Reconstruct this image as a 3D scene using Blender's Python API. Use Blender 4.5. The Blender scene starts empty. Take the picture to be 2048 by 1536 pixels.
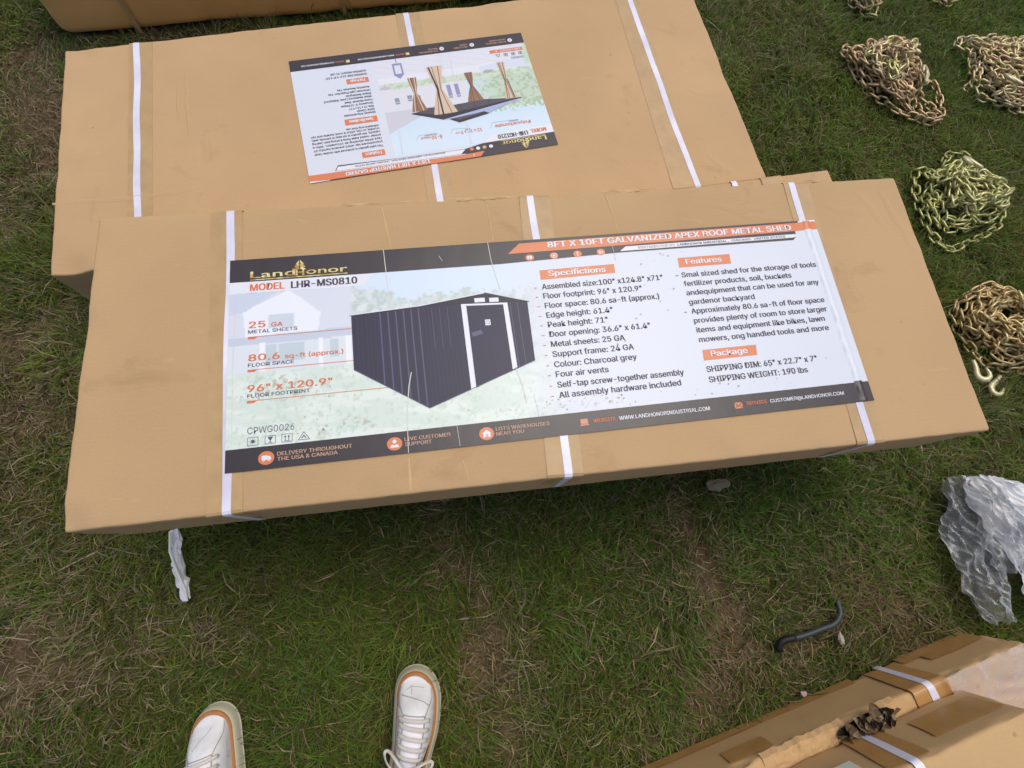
import bpy, bmesh, math, random
import numpy as np
from mathutils import Vector, Matrix, noise

scene = bpy.context.scene
COL = scene.collection
R = math.radians

# ------------------------------------------------------------------ camera
cam_d = bpy.data.cameras.new('camera')
cam = bpy.data.objects.new('camera', cam_d)
COL.objects.link(cam)
scene.camera = cam
cam_d.sensor_width = 36.0
cam_d.lens = 1050 / 2048 * 36.0
cam_d.clip_start = 0.01
cam_d.clip_end = 500
CR = ((0.990185, 0.088703, -0.108006), (-0.116048, 0.952468, -0.28167), (0.077887, 0.291439, 0.953413))
M4 = Matrix(CR).to_4x4()
M4.translation = (0.63913, -0.09279, 1.36536)
cam.matrix_world = M4

# ------------------------------------------------------------------ sky, sun, exposure
SUN_EL, SUN_AZ = 68.0, 40.0          # azimuth from +Y towards +X
w = bpy.data.worlds.new('World')
scene.world = w
w.use_nodes = True
wn = w.node_tree
wn.nodes.clear()
sky = wn.nodes.new('ShaderNodeTexSky')
sky.sky_type = 'NISHITA'
sky.sun_disc = False
sky.sun_elevation = R(SUN_EL)
sky.sun_rotation = R(SUN_AZ)
sky.air_density = 1.0
sky.dust_density = 4.0
sky.ozone_density = 1.0
bg = wn.nodes.new('ShaderNodeBackground')
bg.inputs['Strength'].default_value = 0.14
wo = wn.nodes.new('ShaderNodeOutputWorld')
wn.links.new(sky.outputs[0], bg.inputs[0])
wn.links.new(bg.outputs[0], wo.inputs[0])
sun_d = bpy.data.lights.new('sun', 'SUN')
sun_d.energy = 0.95
sun_d.angle = R(34)
sun_d.color = (1.0, 0.985, 0.90)
sun = bpy.data.objects.new('sun', sun_d)
COL.objects.link(sun)
sd = Vector((math.sin(R(SUN_AZ)) * math.cos(R(SUN_EL)), math.cos(R(SUN_AZ)) * math.cos(R(SUN_EL)), math.sin(R(SUN_EL))))
sun.rotation_euler = sd.to_track_quat('Z', 'Y').to_euler()
sun.location = sd * 20
scene.view_settings.view_transform = 'Standard'
scene.view_settings.look = 'None'
scene.view_settings.exposure = 0.03
scene.view_settings.gamma = 1.0

# ------------------------------------------------------------------ helpers
def lin(c):
    c = c / 255.0
    return c / 12.92 if c <= 0.04045 else ((c + 0.055) / 1.055) ** 2.4

def S(r, g, b):
    return (lin(r), lin(g), lin(b), 1.0)

def mat(name, color, rough=0.6, metal=0.0, spec=0.4):
    m = bpy.data.materials.new(name)
    m.use_nodes = True
    b = m.node_tree.nodes['Principled BSDF']
    b.inputs['Base Color'].default_value = color
    b.inputs['Roughness'].default_value = rough
    b.inputs['Metallic'].default_value = metal
    b.inputs['Specular IOR Level'].default_value = spec
    return m

def nd(m, t, **kw):
    n = m.node_tree.nodes.new(t)
    for k, v in kw.items():
        setattr(n, k, v)
    return n

def ln(m, a, b):
    m.node_tree.links.new(a, b)

def bsdf(m):
    return m.node_tree.nodes['Principled BSDF']

def noise_node(m, scale, detail=4, rough=0.55, vec=None, stretch=None, dist=0.0):
    tc = nd(m, 'ShaderNodeTexCoord')
    src = tc.outputs['Object']
    if stretch:
        mp = nd(m, 'ShaderNodeMapping')
        mp.inputs['Scale'].default_value = stretch
        ln(m, src, mp.inputs['Vector'])
        src = mp.outputs[0]
    n = nd(m, 'ShaderNodeTexNoise')
    n.inputs['Scale'].default_value = scale
    n.inputs['Detail'].default_value = detail
    n.inputs['Roughness'].default_value = rough
    n.inputs['Distortion'].default_value = dist
    ln(m, src, n.inputs['Vector'])
    return n

def ramp(m, fac, stops):
    r = nd(m, 'ShaderNodeValToRGB')
    e = r.color_ramp.elements
    while len(e) < len(stops):
        e.new(0.5)
    for i, (p, c) in enumerate(stops):
        e[i].position = p
        e[i].color = c
    ln(m, fac, r.inputs[0])
    return r

def mixc(m, fac, a, b, mode='MIX'):
    x = nd(m, 'ShaderNodeMix', data_type='RGBA', blend_type=mode)
    for sock, val in ((x.inputs[0], fac), (x.inputs[6], a), (x.inputs[7], b)):
        if isinstance(val, (float, int, tuple)):
            sock.default_value = val
        else:
            ln(m, val, sock)
    return x.outputs[2]

def bump(m, h, strength=0.2, dist=0.002, prev=None):
    b = nd(m, 'ShaderNodeBump')
    b.inputs['Strength'].default_value = strength
    b.inputs['Distance'].default_value = dist
    ln(m, h, b.inputs['Height'])
    if prev is not None:
        ln(m, prev, b.inputs['Normal'])
    return b.outputs[0]

def mk(name, verts, faces, mats, parent=None, fm=None, smooth=False, origin=None):
    """one mesh object; verts are in world coordinates, stored relative to the root"""
    o0 = np.array(origin if origin is not None else (ROOT_LOC.get(parent.name, (0, 0, 0)) if parent else (0, 0, 0)), float)
    v = np.asarray(verts, float).reshape(-1, 3) - o0
    me = bpy.data.meshes.new(name)
    me.from_pydata(v.tolist(), [], faces)
    if not isinstance(mats, (list, tuple)):
        mats = [mats]
    for m in mats:
        me.materials.append(m)
    if fm is not None:
        me.polygons.foreach_set('material_index', np.asarray(fm, np.int32))
    if smooth:
        me.polygons.foreach_set('use_smooth', np.ones(len(me.polygons), bool))
    me.update()
    o = bpy.data.objects.new(name, me)
    COL.objects.link(o)
    if parent:
        o.parent = parent
        ROOT_LOC[o.name] = tuple(o0)
    else:
        o.location = o0
    return o

ROOT_LOC = {}

def thing(name, label, cat, loc, group=None):
    o = bpy.data.objects.new(name, None)
    COL.objects.link(o)
    o.empty_display_size = 0.05
    o.location = loc
    o['label'] = label
    o['category'] = cat
    if group:
        o['group'] = group
    ROOT_LOC[o.name] = tuple(loc)
    return o

def tag(o, label, cat, group=None):
    o['label'] = label
    o['category'] = cat
    if group:
        o['group'] = group
    return o

_rng = np.random.RandomState(7)
_LAT = _rng.rand(256, 256)

def vnoise(x, y, scale, off=0):
    x = np.asarray(x, float) * scale + 37.3 + off * 13.7
    y = np.asarray(y, float) * scale + 91.1 + off * 7.9
    xi = np.floor(x).astype(int)
    yi = np.floor(y).astype(int)
    fx = x - xi
    fy = y - yi
    fx = fx * fx * (3 - 2 * fx)
    fy = fy * fy * (3 - 2 * fy)
    a = _LAT[xi % 256, yi % 256]
    b = _LAT[(xi + 1) % 256, yi % 256]
    c = _LAT[xi % 256, (yi + 1) % 256]
    d = _LAT[(xi + 1) % 256, (yi + 1) % 256]
    return (a * (1 - fx) + b * fx) * (1 - fy) + (c * (1 - fx) + d * fx) * fy

def fbm(x, y, scale, off=0, oct=3):
    s = 0
    t = 0
    a = 1.0
    for i in range(oct):
        s = s + a * vnoise(x, y, scale * 2 ** i, off + i)
        t += a
        a *= 0.5
    return s / t

def in_poly(x, y, poly):
    inside = np.zeros(np.shape(x), bool)
    n = len(poly)
    for i in range(n):
        x1, y1 = poly[i]
        x2, y2 = poly[(i + 1) % n]
        c = ((y1 > y) != (y2 > y))
        with np.errstate(divide='ignore', invalid='ignore'):
            xi = (x2 - x1) * (y - y1) / (y2 - y1 + 1e-12) + x1
        inside ^= c & (x < xi)
    return inside

# ------------------------------------------------------------------ materials
def cardboard(name, base, seed=0.0, tapey=0.0):
    m = mat(name, base, 0.78, 0, 0.25)
    big = noise_node(m, 2.3 + seed, 3)
    fine = noise_node(m, 230, 5, 0.7)
    fibre = noise_node(m, 60, 4, 0.6, stretch=(1, 8, 8))
    d = tuple(c * 0.92 for c in base[:3]) + (1,)
    l = tuple(min(1, c * 1.05) for c in base[:3]) + (1,)
    r1 = ramp(m, big.outputs[0], [(0.3, d), (0.7, l)])
    r2 = ramp(m, fine.outputs[0], [(0.3, (0.95, 0.95, 0.95, 1)), (0.7, (1.04, 1.04, 1.04, 1))])
    c = mixc(m, 0.75, r1.outputs[0], r2.outputs[0], 'MULTIPLY')
    # handling stains
    st = noise_node(m, 7.5 + seed, 6, 0.62, dist=0.6)
    r3 = ramp(m, st.outputs[0], [(0.60, (1, 1, 1, 1)), (0.74, (0.80, 0.77, 0.72, 1))])
    c = mixc(m, 0.7, c, r3.outputs[0], 'MULTIPLY')
    sp = noise_node(m, 34 + seed, 2, 0.5)
    r4 = ramp(m, sp.outputs[0], [(0.76, (1, 1, 1, 1)), (0.80, (0.66, 0.60, 0.52, 1))])
    c = mixc(m, 0.6, c, r4.outputs[0], 'MULTIPLY')
    sc = noise_node(m, 26 + seed, 5, 0.6, stretch=(.35, 1.6, 1), dist=1.5)
    r5 = ramp(m, sc.outputs[0], [(0.66, (0, 0, 0, 1)), (0.74, (1, 1, 1, 1))])
    lite = tuple(min(1, q * 1.16) for q in base[:3]) + (1,)
    rub = nd(m, 'ShaderNodeMath', operation='MULTIPLY')
    rub.inputs[1].default_value = .45
    ln(m, r5.outputs[0], rub.inputs[0])
    c = mixc(m, rub.outputs[0], c, lite)
    ge = nd(m, 'ShaderNodeNewGeometry')
    pw = ramp(m, ge.outputs['Pointiness'], [(0.53, (0, 0, 0, 1)), (0.62, (1, 1, 1, 1))])
    wm = nd(m, 'ShaderNodeMath', operation='MULTIPLY')
    ln(m, pw.outputs[0], wm.inputs[0])
    wr = ramp(m, noise_node(m, 40 + seed, 4, .6).outputs[0], [(0.42, (0, 0, 0, 1)), (0.62, (.8, .8, .8, 1))])
    ln(m, wr.outputs[0], wm.inputs[1])
    c = mixc(m, wm.outputs[0], c, tuple(min(1, q * 1.28) for q in base[:3]) + (1,))
    ln(m, c, bsdf(m).inputs['Base Color'])
    b1 = bump(m, noise_node(m, 3.0, 2).outputs[0], 0.35, 0.014)
    b2 = bump(m, fibre.outputs[0], 0.12, 0.001, b1)
    wv = nd(m, 'ShaderNodeTexWave', wave_type='BANDS', bands_direction='Y')
    wv.inputs['Scale'].default_value = 38
    wv.inputs['Distortion'].default_value = 1.2
    wv.inputs['Detail'].default_value = 2
    tcw = nd(m, 'ShaderNodeTexCoord')
    ln(m, tcw.outputs['Object'], wv.inputs['Vector'])
    b2 = bump(m, wv.outputs[1], 0.05, 0.0012, b2)
    b3 = bump(m, fine.outputs[0], 0.10, 0.0006, b2)
    ln(m, b3, bsdf(m).inputs['Normal'])
    return m

CB = S(193, 159, 116)
M_card = cardboard('kraft_cardboard', CB)
M_card2 = cardboard('kraft_cardboard_pale', S(197, 162, 119), 0.7)
M_card3 = cardboard('kraft_cardboard_warm', S(203, 166, 118), 1.3)
M_card4 = cardboard('kraft_cardboard_brown', S(232, 176, 108), 2.6)
M_card_edge = cardboard('torn_card_edge', S(206, 173, 124), 2.0)

def tape_mat(name, col, rough=0.32):
    m = mat(name, col, rough, 0, 0.5)
    n = noise_node(m, 26, 4, 0.6)
    r = ramp(m, n.outputs[0], [(0.3, tuple(c * 0.9 for c in col[:3]) + (1,)), (0.7, tuple(c * 1.08 for c in col[:3]) + (1,))])
    ln(m, r.outputs[0], bsdf(m).inputs['Base Color'])
    ln(m, bump(m, n.outputs[0], 0.18, 0.004), bsdf(m).inputs['Normal'])
    return m

M_tape = tape_mat('clear_tape_over_card', S(186, 152, 105), 0.45)
M_tape_amber = tape_mat('amber_packing_tape', S(186, 140, 84), 0.34)

def strap_mat():
    m = mat('white_poly_strap', S(226, 222, 238), 0.38, 0, 0.5)
    n = noise_node(m, 420, 2)
    ln(m, bump(m, n.outputs[0], 0.3, 0.0008), bsdf(m).inputs['Normal'])
    n2 = noise_node(m, 9, 3)
    r = ramp(m, n2.outputs[0], [(0.3, S(208, 203, 220)), (0.7, S(238, 236, 246))])
    ln(m, r.outputs[0], bsdf(m).inputs['Base Color'])
    return m

M_strap = strap_mat()

def paper_mat(name, col, rough=0.34):
    m = mat(name, col, rough, 0, 0.45)
    n = noise_node(m, 3.2, 3)
    n2 = noise_node(m, 16, 4, 0.6, stretch=(1.0, 0.35, 1.0))
    b = bump(m, n.outputs[0], 0.25, 0.010)
    ln(m, bump(m, n2.outputs[0], 0.22, 0.003, b), bsdf(m).inputs['Normal'])
    return m

M_paper = paper_mat('label_paper', S(217, 221, 229))
M_black = paper_mat('label_black_ink', S(58, 51, 54))
M_orange = paper_mat('label_orange_ink', S(220, 128, 82))
M_white_ink = paper_mat('label_white_ink', S(230, 230, 234))
M_ink = mat('text_black_ink', S(76, 69, 78), 0.5)
M_ink_soft = mat('text_grey_ink', S(92, 92, 112), 0.5)
M_ink_orange = mat('text_orange_ink', S(222, 122, 78), 0.5)
M_ink_tan = mat('text_tan_ink', S(206, 164, 138), 0.5)
M_navy = mat('print_navy', S(52, 50, 72), 0.45)
M_navy_dark = mat('print_navy_dark', S(40, 36, 54), 0.4)
M_navy_light = mat('print_navy_light', S(92, 90, 118), 0.4)
M_crease = mat('print_scuffed_paper', S(222, 216, 202), 0.6)
M_dirt = mat('print_dirt', S(194, 188, 174), 0.8)

def gold_mat():
    m = mat('gold_foil_ink', S(214, 190, 112), 0.4, 0.0, 0.5)
    tc = nd(m, 'ShaderNodeTexCoord')
    n = noise_node(m, 60, 2)
    r = ramp(m, n.outputs[0], [(0.35, S(176, 132, 66)), (0.5, S(222, 200, 120)), (0.65, S(240, 226, 164))])
    ln(m, r.outputs[0], bsdf(m).inputs['Base Color'])
    return m

M_gold = gold_mat()

def picture_mat():
    m = paper_mat('printed_picture', (0.7, 0.7, 0.7, 1))
    a = nd(m, 'ShaderNodeAttribute', attribute_name='print')
    ln(m, a.outputs['Color'], bsdf(m).inputs['Base Color'])
    return m

M_picture = picture_mat()

# ------------------------------------------------------------------ ground and soil map
CHILD = {}
TH = np.array  # short for arrays

BARE = [  # x, y, radius, strength
    (0.576, 0.023, .045, .9), (0.600, -0.066, .045, 1), (0.617, -0.162, .05, 1), (0.644, -0.256, .055, 1), (0.648, -0.333, .06, 1),
    (0.661, -0.439, .06, 1), (0.680, -0.54, .07, .8), (0.605, -0.115, .045, .9), (0.63, -0.21, .05, 1), (0.655, -0.39, .055, .9),
    (1.19, 0.02, .05, .8), (1.196, -0.06, .05, .8), (1.20, -0.11, .06, .9), (1.217, -0.198, .065, .9), (1.222, -0.265, .07, 1),
    (1.226, -0.329, .075, 1), (1.22, -0.408, .08, 1), (1.173, -0.499, .075, 1), (1.10, -0.56, .07, .7), (1.0, -0.568, .05, .7),
    (-0.564, 1.464, .15, 1), (-0.539, 1.274, .14, 1), (-0.46, 1.09, .10, .9), (-0.60, 0.95, .10, .8), (-0.476, 0.521, .11, .9),
    (-0.43, 0.342, .11, .8), (-0.45, 0.135, .11, .8), (-0.357, -0.271, .15, .95), (-0.254, -0.295, .10, .8), (-0.187, -0.244, .07, .6),
    (-0.10, -0.20, .06, .5), (0.01, -0.176, .045, .7), (0.02, -0.225, .03, .7), (1.52, -0.40, .07, .7), (1.42, -0.44, .10, .75),
    (1.70, -0.37, .08, .8), (1.62, -0.43, .07, .6), (0.86, -0.50, .05, .5), (1.75, 0.02, .06, .4), (-0.15, 1.50, .14, .7), (-0.40, 1.62, .12, .7),
    (0.20, -0.10, .04, .4), (0.36, -0.25, .04, .3), (0.90, -0.15, .05, .35), (1.02, -0.34, .06, .45), (0.85, -0.33, .05, .3), (1.9, 1.35, .12, .25), (2.05, 1.75, .2, .35)]
DRY = [
    (0.689, -0.338, .09, .8), (0.70, -0.46, .10, .7), (0.62, -0.12, .07, .6), (0.58, 0.0, .06, .6), (1.233, -0.409, .13, .9), (1.22, -0.25, .11, .8),
    (1.20, -0.05, .10, .8), (1.60, -0.33, .14, 1.0), (1.68, -0.40, .12, .9), (1.00, -0.36, .16, .5), (0.92, -0.46, .12, .4), (1.05, -0.2, .14, .3),
    (-0.40, 0.4, .22, .8), (-0.5, 1.2, .3, .8), (-0.32, -0.2, .22, .7), (-0.1, -0.22, .14, .5), (0.05, -0.2, .10, .5), (1.825, 1.55, .3, .45),
    (1.4, -0.4, .2, .6), (0.78, 0.05, .08, .5), (-0.15, 1.5, .25, .6), (1.30, 0.0, .07, .6), (2.0, 0.0, .3, .25), (-0.36, 0.05, .14, .6), (0.02, 0.23, .1, .4)]

def blobs(x, y, L, jit, off):
    jx = (fbm(x, y, 9, off, 3) - .5) * jit
    jy = (fbm(x, y, 9, off + 5, 3) - .5) * jit
    s = np.zeros(np.shape(x))
    for bx, by, r, k in L:
        d2 = ((x + jx - bx) ** 2 + (y + jy - by) ** 2) / (r * r)
        s = np.maximum(s, k * np.exp(-d2 * 0.9))
    return s

def soil_at(x, y):
    s = blobs(x, y, BARE, 0.16, 3)
    s = s + (fbm(x, y, 16, 21, 3) - .5) * 0.55
    return np.clip((s - 0.34) / 0.50, 0, 1)

def dry_at(x, y):
    return np.clip(blobs(x, y, DRY, 0.14, 11) + (fbm(x, y, 5, 31, 3) - .42) * 0.5, 0, 1)

def ground_mat():
    m = mat('lawn_soil', (0.06, 0.05, 0.03, 1), 0.95, 0, 0.15)
    a = nd(m, 'ShaderNodeAttribute', attribute_name='soil')
    n = noise_node(m, 28, 8, 0.68)
    n2 = noise_node(m, 150, 5, 0.7)
    soil = ramp(m, n.outputs[0], [(0.28, S(70, 56, 40)), (0.5, S(106, 88, 64)), (0.72, S(138, 118, 90))])
    turf = ramp(m, n.outputs[0], [(0.3, S(58, 58, 30)), (0.5, S(82, 80, 44)), (0.7, S(112, 102, 64))])
    c = mixc(m, a.outputs['Fac'], turf.outputs[0], soil.outputs[0])
    r2 = ramp(m, n2.outputs[0], [(0.3, (0.6, 0.6, 0.6, 1)), (0.7, (1.15, 1.15, 1.15, 1))])
    c = mixc(m, 1.0, c, r2.outputs[0], 'MULTIPLY')
    ln(m, c, bsdf(m).inputs['Base Color'])
    b = bump(m, n.outputs[0], 0.8, 0.02)
    ln(m, bump(m, n2.outputs[0], 0.8, 0.006, b), bsdf(m).inputs['Normal'])
    return m

M_ground = ground_mat()

def build_ground():
    def axis(a, b, step, far):
        core = np.arange(a, b + 1e-6, step)
        out = []
        d = step
        p = 0
        while p < far:
            d *= 1.5
            p += d
            out.append(p)
        out = np.array(out)
        return np.concatenate([(a - out)[::-1], core, b + out])
    xs = axis(-1.6, 3.8, 0.02, 60)
    ys = axis(-1.8, 2.9, 0.02, 60)
    X, Y = np.meshgrid(xs, ys)
    so = soil_at(X, Y)
    near = ((X > -1.7) & (X < 3.9) & (Y > -1.9) & (Y < 3)).astype(float)
    Zz = ((fbm(X, Y, 14, 41, 3) - .5) * 0.016 - so * 0.006) * near - 0.004
    V = np.stack([X, Y, Zz], -1).reshape(-1, 3)
    nx, ny = len(xs), len(ys)
    idx = np.arange(nx * ny).reshape(ny, nx)
    F = np.stack([idx[:-1, :-1], idx[:-1, 1:], idx[1:, 1:], idx[1:, :-1]], -1).reshape(-1, 4)
    o = mk('ground', V, F.tolist(), M_ground, smooth=True)
    at = o.data.attributes.new('soil', 'FLOAT', 'POINT')
    at.data.foreach_set('value', so.reshape(-1).astype(np.float32))
    o['kind'] = 'structure'
    return o

build_ground()

# ------------------------------------------------------------------ cartons
def lst(n, e):
    """parameters -1..1 with extra rows close to both ends; e = (offsets as fraction of the half size)"""
    mid = np.linspace(-1 + e[-1], 1 - e[-1], max(2, n))
    lo = [-1 + k for k in e[:-1]]
    hi = [1 - k for k in e[:-1]][::-1]
    return np.array(lo + mid.tolist() + hi)

def carton_body(name, corners, z0, z1, material, parent, r=0.006, n=(90, 36, 10), amp=0.0025, seed=0.0, rough_edge=0.002, top_flat=True, dents=()):
    """closed rounded card box; corners FL, FR, BR, BL"""
    c = [Vector((x, y)) for x, y in corners]
    L = ((c[1] - c[0]).length + (c[2] - c[3]).length) / 2
    W = ((c[3] - c[0]).length + (c[2] - c[1]).length) / 2
    H = z1 - z0
    hx, hy, hz = L / 2, W / 2, H / 2
    e = (0, 0.3 * r, 0.65 * r, r, 2.0 * r)
    A = lst(n[0], [k / hx for k in e])
    B = lst(n[1], [k / hy for k in e])
    Cc = lst(n[2], [k / hz for k in e])
    ids = {}
    V = []
    F = []
    na, nb, nc = len(A), len(B), len(Cc)

    def vid(i, j, k):
        key = (i, j, k)
        if key in ids:
            return ids[key]
        p = Vector((A[i] * hx, B[j] * hy, Cc[k] * hz))
        q = Vector((max(-hx + r, min(hx - r, p.x)), max(-hy + r, min(hy - r, p.y)), max(-hz + r, min(hz - r, p.z))))
        d = p - q
        nrm = d.normalized() if d.length > 1e-9 else Vector((0, 0, 1))
        p2 = q + nrm * r
        de = min(hx - abs(p.x), hy - abs(p.y))       # distance to nearest vertical face
        wt = 1.0
        if k == nc - 1 and top_flat:
            wt = max(0.0, 1 - de / 0.05)
        s = seed * 17.3
        nv = noise.noise(Vector((p.x * 3 + s, p.y * 3, p.z * 6))) * amp * wt
        nv += noise.noise(Vector((p.x * 11 + s, p.y * 11, p.z * 14 + 4))) * amp * 0.5 * wt
        nedge = sum(1 for a_, h_ in ((p.x, hx), (p.y, hy), (p.z, hz)) if h_ - abs(a_) <= r * 1.01)
        if nedge >= 2:
            nv += min(0.0, noise.noise(Vector((p.x * 38 + s, p.y * 38, p.z * 38))) - 0.15) * rough_edge * 1.3
        p2 = p2 + nrm * nv
        for (dx, dy, dr, dd) in dents:
            dist = math.hypot(p2.x - dx, p2.y - dy)
            if dist < dr and k > nc // 2:
                p2.z -= dd * (1 - (dist / dr) ** 2) ** 2
        u, v = (p2.x / hx + 1) / 2, (p2.y / hy + 1) / 2
        xy = (c[0] * (1 - u) + c[1] * u) * (1 - v) + (c[3] * (1 - u) + c[2] * u) * v
        ids[key] = len(V)
        V.append((xy.x, xy.y, z0 + hz + p2.z))
        return ids[key]

    def face(a, b, c_, d):
        F.append([a, b, c_, d])

    for i in range(na - 1):
        for j in range(nb - 1):
            face(vid(i, j, nc - 1), vid(i + 1, j, nc - 1), vid(i + 1, j + 1, nc - 1), vid(i, j + 1, nc - 1))
            face(vid(i, j, 0), vid(i, j + 1, 0), vid(i + 1, j + 1, 0), vid(i + 1, j, 0))
    for i in range(na - 1):
        for k in range(nc - 1):
            face(vid(i, 0, k), vid(i + 1, 0, k), vid(i + 1, 0, k + 1), vid(i, 0, k + 1))
            face(vid(i, nb - 1, k), vid(i, nb - 1, k + 1), vid(i + 1, nb - 1, k + 1), vid(i + 1, nb - 1, k))
    for j in range(nb - 1):
        for k in range(nc - 1):
            face(vid(0, j, k), vid(0, j, k + 1), vid(0, j + 1, k + 1), vid(0, j + 1, k))
            face(vid(na - 1, j, k), vid(na - 1, j + 1, k), vid(na - 1, j + 1, k + 1), vid(na - 1, j, k + 1))
    return mk(name, V, F, material, parent, smooth=True)

def ribbon(name, pts, width, thick, material, parent, wob=0.0, seed=0, wfn=None):
    """flat band through pts = [(point, outward normal)], resampled"""
    P = []
    N = []
    for (a, na), (b, nb) in zip(pts[:-1], pts[1:]):
        a, b = Vector(a), Vector(b)
        na, nb = Vector(na), Vector(nb)
        k = max(1, int((b - a).length / 0.02))
        for i in range(k):
            t = i / k
            P.append(a.lerp(b, t))
            N.append(na.lerp(nb, t).normalized())
    P.append(Vector(pts[-1][0]))
    N.append(Vector(pts[-1][1]).normalized())
    V = []
    F = []
    for i, (p, n_) in enumerate(zip(P, N)):
        t = (P[min(i + 1, len(P) - 1)] - P[max(i - 1, 0)]).normalized()
        s = t.cross(n_).normalized()
        o = wob * noise.noise(Vector((i * 0.13 + seed * 9.1, seed, 0.3)))
        ww = width / 2 * (wfn(i / (len(P) - 1)) if wfn else 1.0) * (1 + 0.10 * noise.noise(Vector((i * 0.21, seed * 3.0, 1.7))) * (wob > 0))
        base = p + s * o
        for sx, hz in ((-1, 0), (1, 0), (1, 1), (-1, 1)):
            V.append(base + s * ww * sx + n_ * thick * hz)
    for i in range(len(P) - 1):
        a = i * 4
        for q in range(4):
            F.append([a + q, a + (q + 1) % 4, a + 4 + (q + 1) % 4, a + 4 + q])
    F.append([0, 3, 2, 1])
    a = (len(P) - 1) * 4
    F.append([a, a + 1, a + 2, a + 3])
    return mk(name, V, F, material, parent)

def across(xb, yb, xf, yf, z1, zlow_b, zlow_f, r, off):
    """band path over a carton: up the back, over the top, down the front (box axes nearly along x, y)"""
    d = Vector((xf - xb, yf - yb, 0)).normalized()       # back to front
    up = Vector((0, 0, 1))
    b = Vector((xb, yb, 0))
    f = Vector((xf, yf, 0))
    q = off
    s = 0.7071
    return [((b - d * q) + up * zlow_b, -d), ((b - d * q) + up * (z1 - r), -d),
            (b + d * (r - (r + q) * s) + up * (z1 - r + (r + q) * s), (up - d).normalized()),
            (b + d * r + up * (z1 + q), up), (b + d * .06 + up * (z1 + q * .4), up), (f - d * .06 + up * (z1 + q * .4), up), (f - d * r + up * (z1 + q), up),
            (f - d * (r - (r + q) * s) + up * (z1 - r + (r + q) * s), (up + d).normalized()),
            ((f + d * q) + up * (z1 - r), d), ((f + d * q) + up * zlow_f, d)]

def crease(name, path, z, width, h, material, parent, seed=0):
    """low pressed ridge along a path on a flat top"""
    P = []
    for a, b in zip(path[:-1], path[1:]):
        a, b = Vector(a), Vector(b)
        k = max(2, int((b - a).length / 0.012))
        for i in range(k):
            P.append(a.lerp(b, i / k))
    P.append(Vector(path[-1]))
    V = []
    F = []
    n = len(P)
    for i, p in enumerate(P):
        t = (P[min(i + 1, n - 1)] - P[max(i - 1, 0)]).normalized()
        s = Vector((-t.y, t.x))
        e = math.sin(math.pi * (i + 0.05) / (n - 0.9)) ** 0.5 if n > 1 else 1
        j = noise.noise(Vector((i * 0.3, seed * 5.0, 2.0))) * width * 0.5
        wv = width / 2 * (0.35 + 0.65 * abs(e)) * (1 + 0.6 * noise.noise(Vector((i * 0.45, seed, 7.0))))
        c_ = p + s * j
        V += [(*(c_ - s * wv), z - 0.0004), (*c_, z + h * abs(e)), (*(c_ + s * wv), z - 0.0004)]
    for i in range(n - 1):
        a = i * 3
        F += [[a, a + 1, a + 4, a + 3], [a + 1, a + 2, a + 5, a + 4]]
    return mk(name, V, F, material, parent, smooth=True)

# heights of the cartons
ZF = 0.45       # top of the labelled carton in front
ZT = 0.272      # top of the carton beneath it
ZS = 0.24       # top of the carton behind
FRONT = [(0, 0), (1.651, 0), (1.651, .577), (0, .577)]
THIRD = [(.0716, .026), (1.7165, .168), (1.667, .742), (.022, .600)]
SECOND = [(-.234, .587), (1.516, .748), (1.449, 1.467), (-.277, 1.236)]
BACK = [(-.477, 1.566), (1.25, 1.738), (1.19, 2.335), (-.537, 2.163)]
ua = Vector((.981, .194)).normalized()
nf = Vector((-ua.y, ua.x))
A0 = Vector((1.862, -.446)) - ua * 1.66
A1 = Vector((1.862, -.446))
LOWER = [tuple(A0 - nf * .58), tuple(A1 - nf * .58), tuple(A1), tuple(A0)]
B1 = Vector((1.668, -.513))
B0 = B1 - ua * 1.62
UPPER = [tuple(B0 - nf * .56), tuple(B1 - nf * .56), tuple(B1), tuple(B0)]
ZA = 0.158
ZB = 0.315

# ---- carton under the front one
t3 = thing('shipping_carton', 'strapped cardboard carton mostly hidden under the metal shed carton', 'carton', (.87, .38, 0), 'strapped cardboard cartons')
carton_body('carton_body', THIRD, 0.0, ZT, M_card2, t3, r=.005, n=(110, 30, 10), amp=.0008, seed=3, rough_edge=.0010)
th_d = Vector((.0495, -.574))
for bx, by in ((.26, .6205), (.83, .6697), (1.395, .7185)):
    d_ = th_d
    ribbon('strap', across(bx, by, bx + d_.x, by + d_.y, ZT, .004, .004, .005, .0028), .015, .0007, M_strap, t3, .003, bx)
for bx, by in ((1.50, .7276),):
    ribbon('packing_tape', across(bx, by, bx + th_d.x, by + th_d.y, ZT, .004, .004, .005, .0022), .06, .0003, M_tape, t3)

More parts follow.
